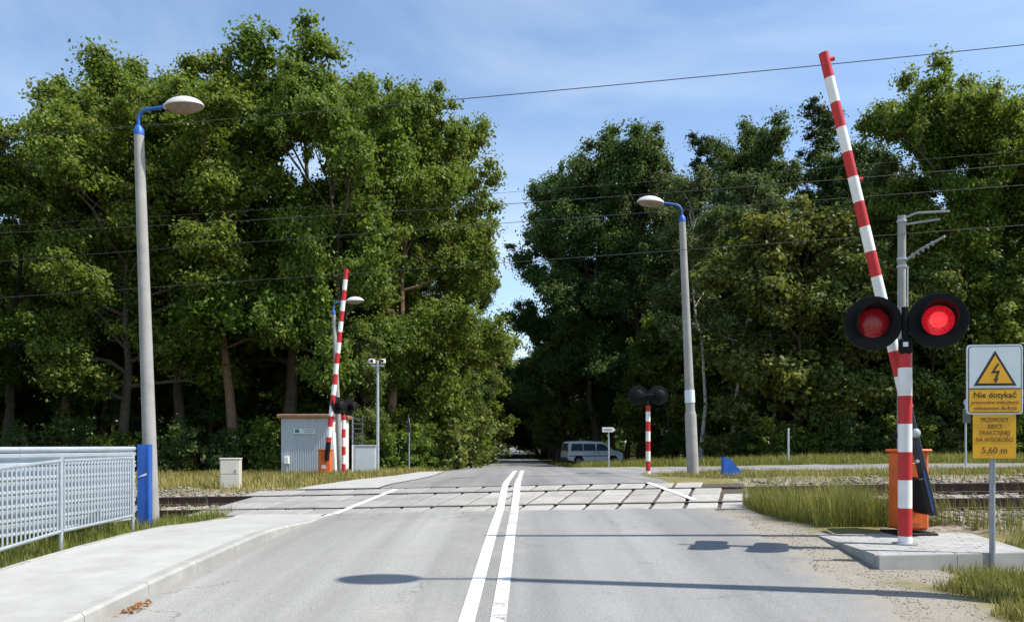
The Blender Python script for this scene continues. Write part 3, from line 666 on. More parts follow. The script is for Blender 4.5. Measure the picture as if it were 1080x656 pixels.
# ------------------------------------------------------------------ street lamps
def lamp(base, top, arm_dir, r0, r1, head, label, sleeve=False):
    """leaning concrete pole from base to top, blue pipe bend, oval head on arm_dir (+1 right, -1 left) or a vector"""
    e = empty('street_lamp', base, 0, label, 'street lamp', 'street lamps'); b_ = Vector(base); t_ = Vector(top)-b_
    H = t_.length; up = t_.normalized()
    ad = Vector((arm_dir, 0, 0)) if not isinstance(arm_dir, Vector) else arm_dir
    MB().tube([Vector((0,0,-.1)), t_*.02, t_*.5, t_], [r0*1.0, r0, (r0+r1)/2, r1], 18).build('pole', M['concrete_pole'], e, smooth=True)
    if sleeve:
        MB().tube([Vector((0,0,-.05)), t_*.235, t_*.25], [r0*1.17, r0*1.12, r0*.98], 18).build('sleeve', M['concrete_pole'], e, smooth=True)
        MB().tube([t_*.285, t_*.335], [r0*1.0, r0*.985], 18).build('notice_band', M['sign_white'], e, smooth=True)
    s_ = head/.62
    MB().tube([t_-up*.03, t_+up*.07*s_, t_+up*.14*s_], [r1*1.08, r1*1.05, .036*s_], 14).build('collar', M['blue'], e, smooth=True)
    pts = [t_+up*.06*s_, t_+up*.24*s_]
    for k in range(1, 7):
        a = k/6*R(82); pts.append(t_+up*(.24*s_+.18*s_*math.sin(a))+ad*(.18*s_*(1-math.cos(a))))
    pts.append(pts[-1]+ad*.36*s_+up*.05*s_)
    MB().tube(pts, .028*s_, 10).build('bracket', M['blue'], e, smooth=True)
    q = pts[-1]
    rz_ = math.atan2(ad.y, ad.x)
    T = Matrix.Translation(q+ad*(head*.46)) @ Matrix.Rotation(rz_, 4, 'Z') @ Matrix.Rotation(R(-3), 4, 'Y') @ Matrix.Diagonal((head*.56, head*.33, head*.33, 1))
    prof = [(1.0, 0), (1.0, .06), (.97, .16), (.86, .36), (.66, .58), (.40, .74), (.12, .80)]
    hd = MB().lathe(prof, 28, T).build('lamp_head', M['lamp_shell'], e, smooth=True)
    MB().lathe([(.10, -.58), (.5, -.50), (.8, -.30), (.95, 0.0)], 28, T).build('lamp_bowl', M['lamp_glass'], hd, smooth=True)
    MB().tube([q-ad*.05, q+ad*.16*s_], .045*s_, 10).build('socket', M['lamp_shell'], hd)
    return e
def ground_at(x, d, dz=0): X = (x-540)/840*d; return Vector((X, d, float(zg(X, d))+dz))
lb = ground_at(160.5, 12.75); lamp(lb, px(146.5, 141, 12.75), 1, .112, .075, .57, 'left street lamp on concrete pole behind the galvanised fence')
rb = ground_at(731, 19.8); lamp(rb, px(719.5, 233, 19.8), -1, .125, .08, .60, 'right street lamp on concrete pole beyond the rails', sleeve=True)
fb = ground_at(359, 28.6); lamp(fb, px(352, 331, 28.6), 1, .11, .065, .60, 'distant street lamp leaning in front of the relay hut')
# lamp just outside the frame on the right, whose shadow crosses the road
nb = Vector((4.72, 6.55, float(zg(4.72, 6.55)))); lamp(nb, nb+Vector((-.02, 0, 6.9)), Vector((-1, .02, 0)).normalized(), .12, .075, .70, 'street lamp just right of the view, throwing its shadow across the road')

# ------------------------------------------------------------------ fence, corrugated wall
fa = Vector((-5.05, 7.15)); fd = (Vector((-5.32, 11.2))-fa).normalized()
fence = empty('pedestrian_fence', (fa.x, fa.y, float(zg(fa.x, fa.y))), label='light grey galvanised railing with close upright bars beside the pavement', cat='fence')
FO = Vector(fence.location)
def fp(s_, z): q = fa+fd*s_; return Vector((q.x, q.y, z))-FO
ftop = lambda s_: .985+float(zwalk(-5.0, (fa+fd*s_).y))
ppos = [-4.05+2.02*i for i in range(5)]
bar_me = None
for i, s0 in enumerate(ppos):
    MB().tube([fp(s0, float(zg(*(fa+fd*s0)))-.25), fp(s0, ftop(s0)+.015)], .024, 10).build('post', M['galv'], fence, smooth=True)
    if i == len(ppos)-1: break
    s1 = ppos[i+1]; zb0, zb1 = ftop(s0)-.84, ftop(s1)-.84
    MB().tube([fp(s0+.03, ftop(s0)-.03), fp(s1-.03, ftop(s1)-.03)], .021, 10).build('top_rail', M['galv'], fence, smooth=True)
    MB().tube([fp(s0+.03, zb0), fp(s1-.03, zb1)], .021, 10).build('bottom_rail', M['galv'], fence, smooth=True)
    nb_ = 24
    for k in range(1, nb_):
        q = s0+(s1-s0)*k/nb_; zt_ = ftop(q)-.05; z0 = ftop(q)-.84
        if bar_me is None:
            bar_me = MB().box((0, 0, .395), (.014, .046, .79)).mesh('bar', M['galv'])
        o = mesh_obj('bar', bar_me, fence, fp(q, z0)); o.rotation_euler = (0, 0, math.atan2(-fd.x, fd.y)+R(34))
wa = Vector((-5.72, 12.05)); wb = Vector((-7.0, 5.6)); wdir = (wb-wa).normalized(); wn_ = Vector((-wdir.y, wdir.x)); Lw = (wb-wa).length
if wn_.x < 0: wn_ = -wn_
wall = empty('corrugated_barrier_wall', (wa.x, wa.y, float(zg(wa.x, wa.y))), label='grey horizontally corrugated steel wall behind the fence, blue end post', cat='wall')
WO_ = Vector(wall.location)
zt0 = 1.675; NB = 6; bh = .172
for kx in range(3):     # three sheet lengths, six corrugated beams each
    s0, s1 = Lw*kx/3+.0, Lw*(kx+1)/3-.006
    for j in range(NB):
        z1 = zt0-.075-j*bh; cs = [(.000, -.004), (.035, -.018), (.035, -.055), (-.022, -.085), (-.022, -.118), (.035, -.148), (.035, -.16), (.0, bh*-1+.003)]
        vs = []
        for s_ in (s0, s1):
            for (o_, dz_) in cs:
                q = wa+wdir*s_+wn_*o_; vs.append(Vector((q.x, q.y, z1+dz_))-WO_)
            for (o_, dz_) in reversed(cs):
                q = wa+wdir*s_+wn_*(o_-.008); vs.append(Vector((q.x, q.y, z1+dz_))-WO_)
        K = 2*len(cs); fs = [(i, (i+1) % K, K+(i+1) % K, K+i) for i in range(K)]+[tuple(range(K-1, -1, -1)), tuple(range(K, 2*K))]
        MB().add(vs, fs).build('corrugated_sheet', M['galv_wall'], wall)
    q0 = wa+wdir*s0; q1 = wa+wdir*s1
    MB().tube([Vector((q0.x, q0.y, zt0-.036))-WO_, Vector((q1.x, q1.y, zt0-.036))-WO_], .038, 10).build('top_rail', M['galv_wall'], wall, smooth=True)
    q = wa+wdir*(s0+.6)-wn_*.08; zg_ = float(zg(q.x, q.y)); MB().box((q.x-WO_.x, q.y-WO_.y, (zg_+zt0-.1)/2-WO_.z-.1), (.07, .07, zt0-.1-zg_+.2)).build('post', M['galv'], wall)
rotw = Matrix.Rotation(math.atan2(wdir.y, wdir.x), 3, 'Z')
q = wa-wdir*.02; zb_ = float(zg(q.x, q.y))-.05; hh = zt0+.03-zb_
ep = MB().box((q.x+.115-WO_.x, q.y-WO_.y, zb_+hh/2-WO_.z), (.15, .012, hh)).box((q.x+.19-WO_.x, q.y+.075-WO_.y, zb_+hh/2-WO_.z), (.012, .16, hh)).box((q.x+.045-WO_.x, q.y+.075-WO_.y, zb_+hh/2-WO_.z), (.012, .16, hh)).build('end_post', M['blue'], wall)
ep['label'] = 'bright blue folded steel end post'
MB().box((q.x+.205-WO_.x, q.y+.002-WO_.y, zb_+hh/2-WO_.z), (.028, .03, hh+.01)).build('edge_strip', M['blue'], ep)
aw = MB().prism([(-.10, -.03), (.035, .0), (.035, .035)], 0, .004)
o = aw.build('arrow_mark', M['white'], ep, loc=(q.x+.145-WO_.x, q.y-.012-WO_.y, 1.24-WO_.z))

# ------------------------------------------------------------------ warning sign
sb = Vector(((1046.5-540)/840*7.9, 7.9, 0)); sb.z = float(zg(sb.x, sb.y))
ws = empty('warning_sign', sb, R(-6), 'yellow and white high voltage warning sign on grey post at right', 'sign')
Zs = lambda y: EYE-(y-469)/840*7.9-sb.z
MB().tube([(0, 0, -.12), (0, 0, Zs(372))], .027, 12).build('post', M['steel'], ws, smooth=True)
def rrect(w, h, r_, n_=5):
    out = []
    for cx_, cz_, a0 in ((w/2-r_, h/2-r_, 0), (-w/2+r_, h/2-r_, 90), (-w/2+r_, -h/2+r_, 180), (w/2-r_, -h/2+r_, 270)):
        for k in range(n_+1): a = R(a0+90*k/n_); out.append((cx_+r_*math.cos(a), cz_+r_*math.sin(a)))
    return out
pw, ph = .525, (437-364)/840*7.9; pcz = Zs(400.5)
def plate(w, h, r_, y0, y1, cz_, name, material, parent, cx=0): return MB().prism([(a+cx, b_+cz_) for a, b_ in rrect(w, h, r_)], y0, y1).build(name, material, parent)
up_ = plate(pw, ph, .035, -.05, -.038, pcz, 'hazard_plate', M['sign_white'], ws)
# rim bands: white outer lip, dark line, pale face
plate(pw-.03, ph-.03, .028, -.0525, -.050, pcz, 'border_line', M['sign_ink'], up_)
plate(pw-.045, ph-.045, .024, -.055, -.0525, pcz, 'face', M['sign_white'], up_)
yh = .225; plate(pw-.045, yh, .012, -.0575, -.055, pcz-ph/2+.0225+yh/2, 'text_panel', M['sign_yellow'], up_)
MB().box((0, -.0572, pcz-ph/2+.0225+yh+.004), (pw-.045, .003, .010)).build('divider', M['sign_ink'], up_)
tcz = pcz+ph/2-.06; tw, th_ = .40, .345
def tri(s_, y, name, material):
    cz_ = tcz-th_*2/3; pts_ = [(0, cz_+th_*2/3*s_), (-tw/2*s_, cz_-th_/3*s_), (tw/2*s_, cz_-th_/3*s_)]
    MB().prism(pts_[::-1], y, y+.0025).build(name, material, up_)
tri(1.0, -.0575, 'triangle_border', M['sign_ink']); tri(.80, -.060, 'triangle', M['sign_yellow'])
bc = tcz-th_*.63
bolt = [(.018, .088), (-.042, -.008), (.014, -.004), (-.004, -.062), (-.018, -.056), (.006, -.105), (.032, -.052), (.016, -.058), (.045, .022), (-.006, .016), (.040, .088)]
MB().prism([(a, b_+bc) for a, b_ in bolt], -.0625, -.060).build('lightning_bolt', M['sign_ink'], up_)
def put_text(body, size, z, y, parent, material, bold=0, fit=None):
    me = text_mesh(body, size, material, bold=bold); o = mesh_obj('lettering', me, parent, (0, y, z)); o.rotation_euler = (R(90), 0, 0)
    if fit:
        w_ = max(v.co.x for v in me.vertices)-min(v.co.x for v in me.vertices); o.scale = (fit/w_, 1, 1)
    return o
tz = pcz-ph/2+.0225
put_text('Nie dotykać', .082, tz+.165, -.0585, up_, M['sign_ink'], .0012, .40)
put_text('przewodów trakcyjnych', .05, tz+.095, -.0585, up_, M['sign_ink_brown'], .0006, .44)
put_text('niebezpieczne dla życia', .05, tz+.038, -.0585, up_, M['sign_ink_brown'], .0006, .40)
lh = (483-436)/840*7.9; lcz = Zs(459.5)
lp = plate(.40, lh, .012, -.046, -.036, lcz, 'height_plate', M['sign_yellow'], ws)
for body, dy, sz, ft in (('PRZEWODY', .155, .058, .26), ('SIECI', .09, .058, .13), ('TRAKCYJNEJ', .028, .058, .29), ('NA WYSOKOŚCI', -.04, .058, .345), ('5,60 m', -.145, .088, .235)):
    put_text(body, sz, lcz+dy, -.0475, lp, M['sign_ink_brown'], .0008, ft)
for z_ in (pcz+.18, pcz-.18, lcz+.1, lcz-.1): MB().box((0, -.014, z_), (.16, .046, .03)).build('clamp', M['steel'], ws)

# ------------------------------------------------------------------ relay hut and boxes at far left
hx0, hx1 = (299.5-540)/840*30, (353-540)/840*30
hc = Vector(((hx0+hx1)/2, 31.0)); hz_ = float(zg(hc.x, hc.y))
hut = empty('relay_hut', (hc.x, hc.y, hz_), R(-4), 'small grey metal relay hut with brown roof edge at the forest', 'hut')
hw, hd, hh = 1.95, 2.2, 2.12
MB().box((0, 0, hh/2-.03), (hw, hd, hh)).build('core', M['hut'], hut)
nr = 22; rib = MB().prism([(-.030, 0), (-.018, -.022), (.018, -.022), (.030, 0)], .1, hh-.02, axis='z').mesh('rib', M['hut'])
for k in range(nr): mesh_obj('wall_rib', rib, hut, (-hw/2+(k+.5)*hw/nr, -hd/2-.001, 0))
MB().box((hw/2+.012, 0, hh/2-.02), (.024, hd-.04, hh-.04)).build('end_wall', M['hut_white'], hut)
dr = MB().box((hw/2+.03, .1, 1.02), (.02, .95, 1.9), bev=.006).build('door', M['hut_white'], hut)
MB().box((hw/2+.05, -.28, 1.0), (.03, .04, .12)).build('handle', M['black'], dr)
MB().box((hw/2+.032, -.70, 1.75), (.02, .22, .3)).build('vent', M['orange'], hut)
rf = MB().box((0, 0, hh+.045), (hw+.28, hd+.28, .13), bev=.02).build('roof', M['roof_edge'], hut)
MB().box((0, 0, hh+.118), (hw+.2, hd+.2, .02)).build('roof_sheet', M['galv'], rf)
sg = MB().box((-.08, -hd/2-.035, hh*.76), (.82, .02, .26), bev=.004).build('notice_board', M['sign_white'], hut)
MB().box((-.08-.27, -hd/2-.049, hh*.76), (.16, .01, .12)).build('emblem', M['green'], sg)
for dz_, w_ in ((.045, .42), (-.03, .34)): MB().box((.09, -hd/2-.049, hh*.76+dz_), (w_, .008, .035)).build('print_line', M['steel'], sg)
for dz_ in (-.115, .115): MB().box((-.08, -hd/2-.048, hh*.76+dz_), (.78, .008, .014)).build('frame_line', M['green'], sg)
MB().box((-hw/2+.24, -hd/2-.09, .52), (.18, .13, .28), bev=.015).build('meter_box', M['white'], hut)
MB().tube([(-hw/2+.24, -hd/2-.08, 0), (-hw/2+.24, -hd/2-.08, .4)], .025, 8).build('conduit', M['galv'], hut)

gc = ground_at(385, 29.3); gcab = empty('grey_cabinet', gc, R(8), 'pale grey equipment cabinet right of the relay hut', 'cabinet')
MB().box((0, 0, .5), (.80, .4, 1.0), bev=.02).build('body', M['hut'], gcab); MB().box((0, 0, 1.02), (.86, .46, .045), bev=.01).build('lid', M['galv'], gcab)
MB().tube([(-.44, -.24, 0), (-.44, -.24, 1.05)], .03, 8).build('corner_post', M['white'], gcab)
MB().box((0, -.205, .5), (.68, .012, .84), bev=.003).build('door', M['hut'], gcab)
lc = ground_at(376.5, 29.8); lad = empty('metal_ladder_rack', lc, R(10), 'dark metal rack rising between relay hut and grey cabinet', 'rack')
for sx in (-.16, .2): MB().tube([(sx, 0, 0), (sx, 0, 2.12)], .028, 8).build('upright', M['steel'] if sx < 0 else M['dark_grey'], lad)
for k in range(7): MB().box((.02, 0, .95+k*.18), (.34, .05, .05)).build('rung', M['dark_grey'], lad)
cc = ground_at(243.5, 18.0, -.01); cab = empty('cable_cabinet', cc, R(10), 'small cream cable cabinet standing on grass beyond the rails', 'cabinet')
MB().box((0, 0, .33), (.43, .30, .66), bev=.012).build('body', M['cabinet'], cab); MB().box((0, 0, .675), (.46, .33, .03), bev=.008).build('lid', M['cabinet'], cab)
for z_ in (.17, .48): MB().box((-.01, -.155, z_), (.37, .012, .285), bev=.003).build('door_panel', M['cabinet'], cab)
MB().box((.12, -.165, .40), (.02, .015, .05)).build('lock', M['dark_grey'], cab)
# camera mast
vc = ground_at(398.5, 31); cm = empty('camera_mast', vc, 0, 'slim galvanised mast carrying two cameras and short cross arm', 'mast')
Hm = 4.35; MB().tube([(0, 0, 0), (0, 0, Hm)], [.06, .045], 12).build('pole', M['galv'], cm, smooth=True)
MB().box((0, 0, Hm-.2), (.5, .05, .05)).build('cross_arm', M['galv'], cm)
for sx in (-1, 1):
    cmr = MB().box((sx*.22, -.05, Hm-.04), (.18, .34, .16), Matrix.Rotation(R(8*sx), 3, 'Z'), bev=.02).build('camera_housing', M['white'], cm)
    MB().box((sx*.22-.02*sx, -.225, Hm-.04), (.11, .02, .1)).build('camera_window', M['black'], cmr)
sgp = ground_at(431.5, 33); rs = empty('road_sign', sgp, R(-66), 'triangular road sign seen from its dark back near the pavement end', 'sign')
MB().tube([(0, 0, 0), (0, 0, 2.2)], .03, 10).build('post', M['steel'], rs)
MB().prism([(0, 2.35), (-.42, 1.62), (.42, 1.62)], -.045, -.033).build('plate', M['dark_grey'], rs)
MB().box((0, -.05, 1.3), (.3, .012, .36)).build('lower_plate', M['dark_grey'], rs)

# ------------------------------------------------------------------ small things at far right
dg = ground_at(642, 33); ds = empty('direction_sign', dg, 0, 'small white arrow shaped direction sign on thin post by the van', 'sign')
zc = EYE-(453-469)/840*33-dg.z
MB().tube([(0, 0, -.05), (0, 0, zc-.08)], .03, 10).build('post', M['galv'], ds)
pl = MB().prism([(-.27, zc-.1), (.17, zc-.1), (.27, zc), (.17, zc+.1), (-.27, zc+.1)], -.05, -.035).build('arrow_plate', M['white'], ds)
MB().box((-.03, -.053, zc), (.34, .006, .07)).build('print_line', M['steel'], pl)
wg = px(771, 508, 18.2); wz = float(zg(wg.x, 18.2)); bw = empty('blue_wedge', (wg.x, 18.2, wz), R(6), 'bright blue triangular steel marker beside the far rail', 'marker')
MB().prism([(-.20, -.05), (.22, -.05), (.22, .16), (-.06, .46), (-.20, .50)], -.09, .09).build('body', M['blue'], bw)
MB().prism([(-.205, -.04), (-.175, -.04), (-.175, .44), (-.205, .46)], -.10, -.092).build('edge_flange', M['blue'], bw)
for x, d, h_, lab in ((1018.5, 24.0, 1.92, 'slim grey post with dark plates between signal and warning sign'), (831.5, 28.5, 1.3, 'thin bare grey marker post by the side road')):
    q = ground_at(x, d); e = empty('marker_post', q, 0, lab, 'post', None)
    MB().tube([(0, 0, -.05), (0, 0, h_)], .028 if h_ > 1.5 else .035, 10).build('post', M['galv'], e)
    if h_ > 1.5:
        MB().lathe([(.09, -.02), (.1, 0), (.09, .02)], 20, Matrix.Translation((0, -.04, h_-.02)) @ Matrix.Rotation(R(90), 4, 'X')).build('round_plate', M['steel'], e)
        MB().box((0, -.045, h_-.42), (.24, .02, .42), bev=.005).build('plate', M['dark_grey'], e)
    else: MB().lathe([(.035, h_), (.03, h_+.03)], 10).build('cap', M['white'], e)
# catenary mast and wires
mn, mt_ = 2.75, 6.95; mX = (951-540)/840*15.75; mY = 15.75; mz = float(zg(mX, mY)); ztop = EYE+241/840*mY
ms_ = empty('catenary_mast', (mX, mY, mz), -SKEW, 'grey concrete catenary mast with insulator brackets behind the near signal', 'mast')
Hm = ztop-mz
MB().tube([(0, 0, -.1), (0, 0, Hm)], [.088, .075], 16).build('pole', M['concrete_pole'], ms_, smooth=True)
MB().tube([(.105, 0, 0.2), (.11, 0, Hm-1.0)], .012, 6).build('earth_pipe', M['galv'], ms_)
MB().tube([(0, 0, Hm-.06), (.25, -.1, Hm+.02), (.78, -.3, Hm-.03)], .022, 8).build('top_bracket', M['steel'], ms_)
MB().tube([(0, 0, Hm-.18), (.62, -.25, Hm-.16)], .02, 8).build('top_bracket', M['steel'], ms_)
for i, zz in enumerate((Hm-.72, )):
    MB().tube([(0, 0, zz-.22), (.28, -.2, zz), (.62, -.5, zz+.16)], .024, 8).build('cantilever', M['steel'], ms_)
    for k in range(5):
        q = Vector((.17, -.12, zz-.10)).lerp(Vector((.45, -.35, zz+.07)), k/4)
        MB().lathe([(.02, -.02), (.05, -.006), (.05, .006), (.02, .02)], 12, Matrix.Translation(q) @ Matrix.Rotation(R(60), 4, 'Y')).build('insulator', M['steel'], ms_)
for zz in (Hm-.1, Hm-.85, Hm-1.0): MB().lathe([(.086, zz-.02), (.094, zz-.02), (.094, zz+.02), (.086, zz+.02)], 14).build('band', M['galv'], ms_)
def wire(name, n_, pts, rr, label):
    """wire above the line at distance n_ from the track; pts are photograph points on it"""
    P_ = []
    for (x, y) in pts:
        u = (x-540)/840; Y = (Y0*CA+n_)/(u*SA+CA); P_.append(Vector((u*Y, Y, EYE-(y-469)/840*Y)))
    a, b_ = P_[0], P_[-1]; d0 = (P_[0]-P_[1]); d1 = (P_[-1]-P_[-2])
    ext = [a+d0*(f_/d0.length) for f_ in (38, 26, 14, 6)]+P_+[b_+d1*(f_/d1.length) for f_ in (6, 14, 26, 38)]
    # resample smoothly
    xs_ = np.array([p.x for p in ext]); cy = np.polyfit(xs_, [p.y for p in ext], 1); cz_ = np.polyfit([p.x for p in P_], [p.z for p in P_], 2)
    X = np.linspace(-38, 38, 60); Z = np.polyval(cz_, np.clip(X, -14, 14))
    sl, sr = np.polyval(np.polyder(cz_), -14), np.polyval(np.polyder(cz_), 14)
    Z = Z+np.where(X < -14, (X+14)*sl, 0)+np.where(X > 14, (X-14)*sr, 0)
    tag(MB().tube([(x_, float(np.polyval(cy, x_)), float(z_)) for x_, z_ in zip(X, Z)], rr, 6).build(name, M['wire']), label, 'wire', 'overhead wires')
wire('overhead_wire', 3.0, [(0, 145), (230, 126), (450, 107.5), (560, 98), (870, 71), (1080, 46)], .009, 'topmost single wire crossing the open sky')
wire('overhead_wire', .0, [(0, 246), (270, 232), (530, 216), (800, 196), (1080, 173.5)], .0055, 'second highest wire, level with the lamp heads')
wire('overhead_wire', 3.4, [(0, 276), (320, 250), (540, 236), (800, 216), (1080, 195)], .006, 'third wire down, just beneath the right lamp head')
wire('overhead_wire', 5.5, [(0, 238), (300, 221), (540, 202), (800, 182), (1080, 160)], .004, 'thin faint wire above the right lamp head')
wire('overhead_wire', -.1, [(0, 314), (325, 292), (540, 277), (800, 257), (1080, 238)], .005, 'lowest overhead wire, near the tip of the far left barrier')

# ------------------------------------------------------------------ parked van
vd = 60.5; vx = (594-540)/840*60; 
van = empty('parked_van', (6.15, 61.2, float(zg(6.15, 61.2))), R(14), 'silver blue family van parked at the edge of the dark wood', 'van')
Lv, Wv, Hv = 4.55, 1.78, 1.80
side = [(-2.22, .38), (-2.26, .62), (-2.24, .98), (-2.16, 1.45), (-2.06, 1.72), (-1.9, 1.78), (-.6, 1.80), (.35, 1.76), (.75, 1.66), (1.32, 1.18), (1.55, 1.08), (2.05, .98), (2.22, .84), (2.26, .55), (2.20, .32), (1.85, .28), (-1.9, .28)]
def section(x, z):
    k = 1.0 if z < 1.0 else 1-.17*((z-1.0)/.8)**1.3
    if x > 1.9: k *= 1-.12*((x-1.9)/.36)
    return Wv/2*k
vs = []; fs = []; K = len(side)
rows = (-1, -.93, .93, 1)
for r_ in rows:
    for (x, z) in side:
        ins = 1 if abs(r_) < 1 else .985
        cx_, cz_ = 0, 1.0
        vs.append((cx_+(x-cx_)*ins, r_*section(x, z), cz_+(z-cz_)*ins))
for a in range(3):
    for i in range(K): fs.append((a*K+i, (a+1)*K+i, (a+1)*K+(i+1) % K, a*K+(i+1) % K))
fs += [tuple(range(K)), tuple(range(4*K-1, 3*K-1, -1))]
body = MB().add(vs, fs).build('body', M['car'], van)
def side_patch(poly, sgn, name, material, parent, off=.006):
    vs_ = [(x, sgn*(section(x, z)+off), z) for x, z in poly]+[(x, sgn*(section(x, z)-.03), z) for x, z in poly]; n_ = len(poly)
    f_ = [tuple(range(n_))]+[(i, n_+i, n_+(i+1) % n_, (i+1) % n_) for i in range(n_)]
    return MB().add(vs_, f_).build(name, material, parent)
for sgn in (-1, 1):
    side_patch([(-2.0, 1.08), (-1.03, 1.08), (-1.05, 1.60), (-1.88, 1.60)], sgn, 'side_window', M['glass'], van)
    side_patch([(-.97, 1.08), (-.02, 1.08), (-.02, 1.60), (-.98, 1.60)], sgn, 'side_window', M['glass'], van)
    side_patch([(.08, 1.08), (1.22, 1.08), (.74, 1.54), (.42, 1.60), (.08, 1.60)], sgn, 'side_window', M['glass'], van)
    dr = side_patch([(.05, .42), (1.05, .42), (1.18, .75), (1.18, 1.03), (.05, 1.03)], sgn, 'door', M['car'], van, .004)
    MB().box((.2, sgn*(Wv/2+.02), .92), (.2, .03, .04)).build('handle', M['dark_grey'], dr)
    dr = side_patch([(-.95, .42), (0, .42), (0, 1.03), (-.95, 1.03)], sgn, 'sliding_door', M['car'], van, .004)
    MB().box((-.14, sgn*(Wv/2+.02), .92), (.2, .03, .04)).build('handle', M['dark_grey'], dr)
    side_patch([(-2.15, .66), (1.6, .66), (1.6, .72), (-2.15, .72)], sgn, 'rub_strip', M['navy'], van, .012)
    MB().box((.98, sgn*(Wv/2+.06), 1.12), (.10, .16, .14), bev=.02).build('mirror', M['dark_grey'], van)
    MB().box((-2.215, sgn*.76, 1.12), (.05, .14, .42)).build('tail_light', M['tail'], van)
    MB().box((2.14, sgn*.62, .82), (.14, .30, .15), bev=.02).build('headlight', M['sign_white'], van)
    for x in (-1.38, 1.42):
        side_patch([(x+.40*math.cos(R(a)), .32+.40*math.sin(R(a))) for a in range(0, 181, 20)], sgn, 'wheel_arch', M['black'], van, .003)
        T = Matrix.Translation((x, sgn*(Wv/2-.10), .31)) @ Matrix.Rotation(R(90), 4, 'X')
        wh = MB().lathe([(.20, -.11), (.29, -.11), (.312, -.08), (.312, .08), (.29, .11), (.20, .11)], 28, T).build('wheel', M['tyre'], van, smooth=True)
        MB().lathe([(.04, .118), (.19, .112), (.205, .09), (.205, -.09), (.19, -.112), (.04, -.118)], 20, T).build('rim', M['rim'], wh)
MB().box((-2.25, 0, .46), (.12, 1.66, .26), bev=.04).build('rear_bumper', M['dark_grey'], van)
MB().box((2.24, 0, .44), (.12, 1.5, .26), bev=.04).build('front_bumper', M['dark_grey'], van)
MB().add([(-2.165, -.66, 1.10), (-2.165, .66, 1.10), (-2.09, .58, 1.62), (-2.09, -.58, 1.62), (-2.26, -.66, 1.10), (-2.26, .66, 1.10), (-2.135, .58, 1.62), (-2.135, -.58, 1.62)], [(4,7,6,5), (0,1,2,3), (0,4,5,1), (1,5,6,2), (2,6,7,3), (3,7,4,0)]).build('rear_window', M['glass'], van)
MB().add([(1.335, -.68, 1.20), (1.335, .68, 1.20), (.79, .60, 1.645), (.79, -.60, 1.645)], [(0,1,2,3)]).build('windscreen', M['glass'], van)
MB().box((-2.262, 0, .84), (.02, .5, .11)).build('number_plate', M['plate'], van)
for sgn in (-1, 1): MB().tube([(-1.8, sgn*.62, 1.83), (.3, sgn*.62, 1.83)], .02, 6).build('roof_rail', M['dark_grey'], van)

# ------------------------------------------------------------------ trees
def leaves(name, C, S, per, size, rg, material, flat=.75, up=.55, elong=1.5, droop=0):
    """leaf faces gathered in clumps; C clump centres, S clump radii, per leaves per unit clump"""
    cnt = np.maximum(6, (per*(S/S.mean())**2*rg.uniform(.6, 1.3, len(S))).astype(int)); idx = np.repeat(np.arange(len(C)), cnt); n_ = len(idx)
    d = rg.normal(size=(n_, 3)); d /= np.linalg.norm(d, axis=1)[:, None]; rad = np.minimum(np.abs(rg.normal(size=n_))*.50+.08, 1.18)
    an = rg.uniform(.6, 1.45, (len(C), 3)); off = d*rad[:, None]*S[idx][:, None]*an[idx]; off[:, 2] *= flat
    if droop: off[:, 2] -= droop*rg.random(n_)**2*S[idx]*1.5
    p = C[idx]+off
    nrm = d*.8+rg.normal(size=(n_, 3))*.75; nrm[:, 2] += up; nrm /= np.linalg.norm(nrm, axis=1)[:, None]
    a = rg.normal(size=(n_, 3)); a[:, 2] -= .3+droop; a -= nrm*np.sum(a*nrm, 1)[:, None]; a /= np.linalg.norm(a, axis=1)[:, None]; b_ = np.cross(nrm, a)
    sz = size*rg.uniform(.6, 1.35, n_)[:, None]; l = a*sz*elong*.5; w = b_*sz*.5
    V = np.stack([p-l, p+w-l*.1+nrm*sz*.10, p+l, p-w-l*.1+nrm*sz*.10], 1).reshape(-1, 3)
    F = np.arange(n_*4).reshape(-1, 4)
    return np_mesh(name, V, F, material)
def limb(mb, p, q, r0, r1, rg, bend=.12, seg=6, n_=5):
    p, q = Vector(p), Vector(q); L_ = (q-p).length; pts = []; off = Vector(rg.normal(size=3))*bend*L_; off.z = abs(off.z)*.3
    for i in range(n_):
        k = i/(n_-1); pts.append(p.lerp(q, k)+off*math.sin(k*math.pi)+Vector(rg.normal(size=3))*.02*L_*(0 < i < n_-1))
    mb.tube(pts, [r0+(r1-r0)*i/(n_-1) for i in range(n_)], seg, caps=False); return pts
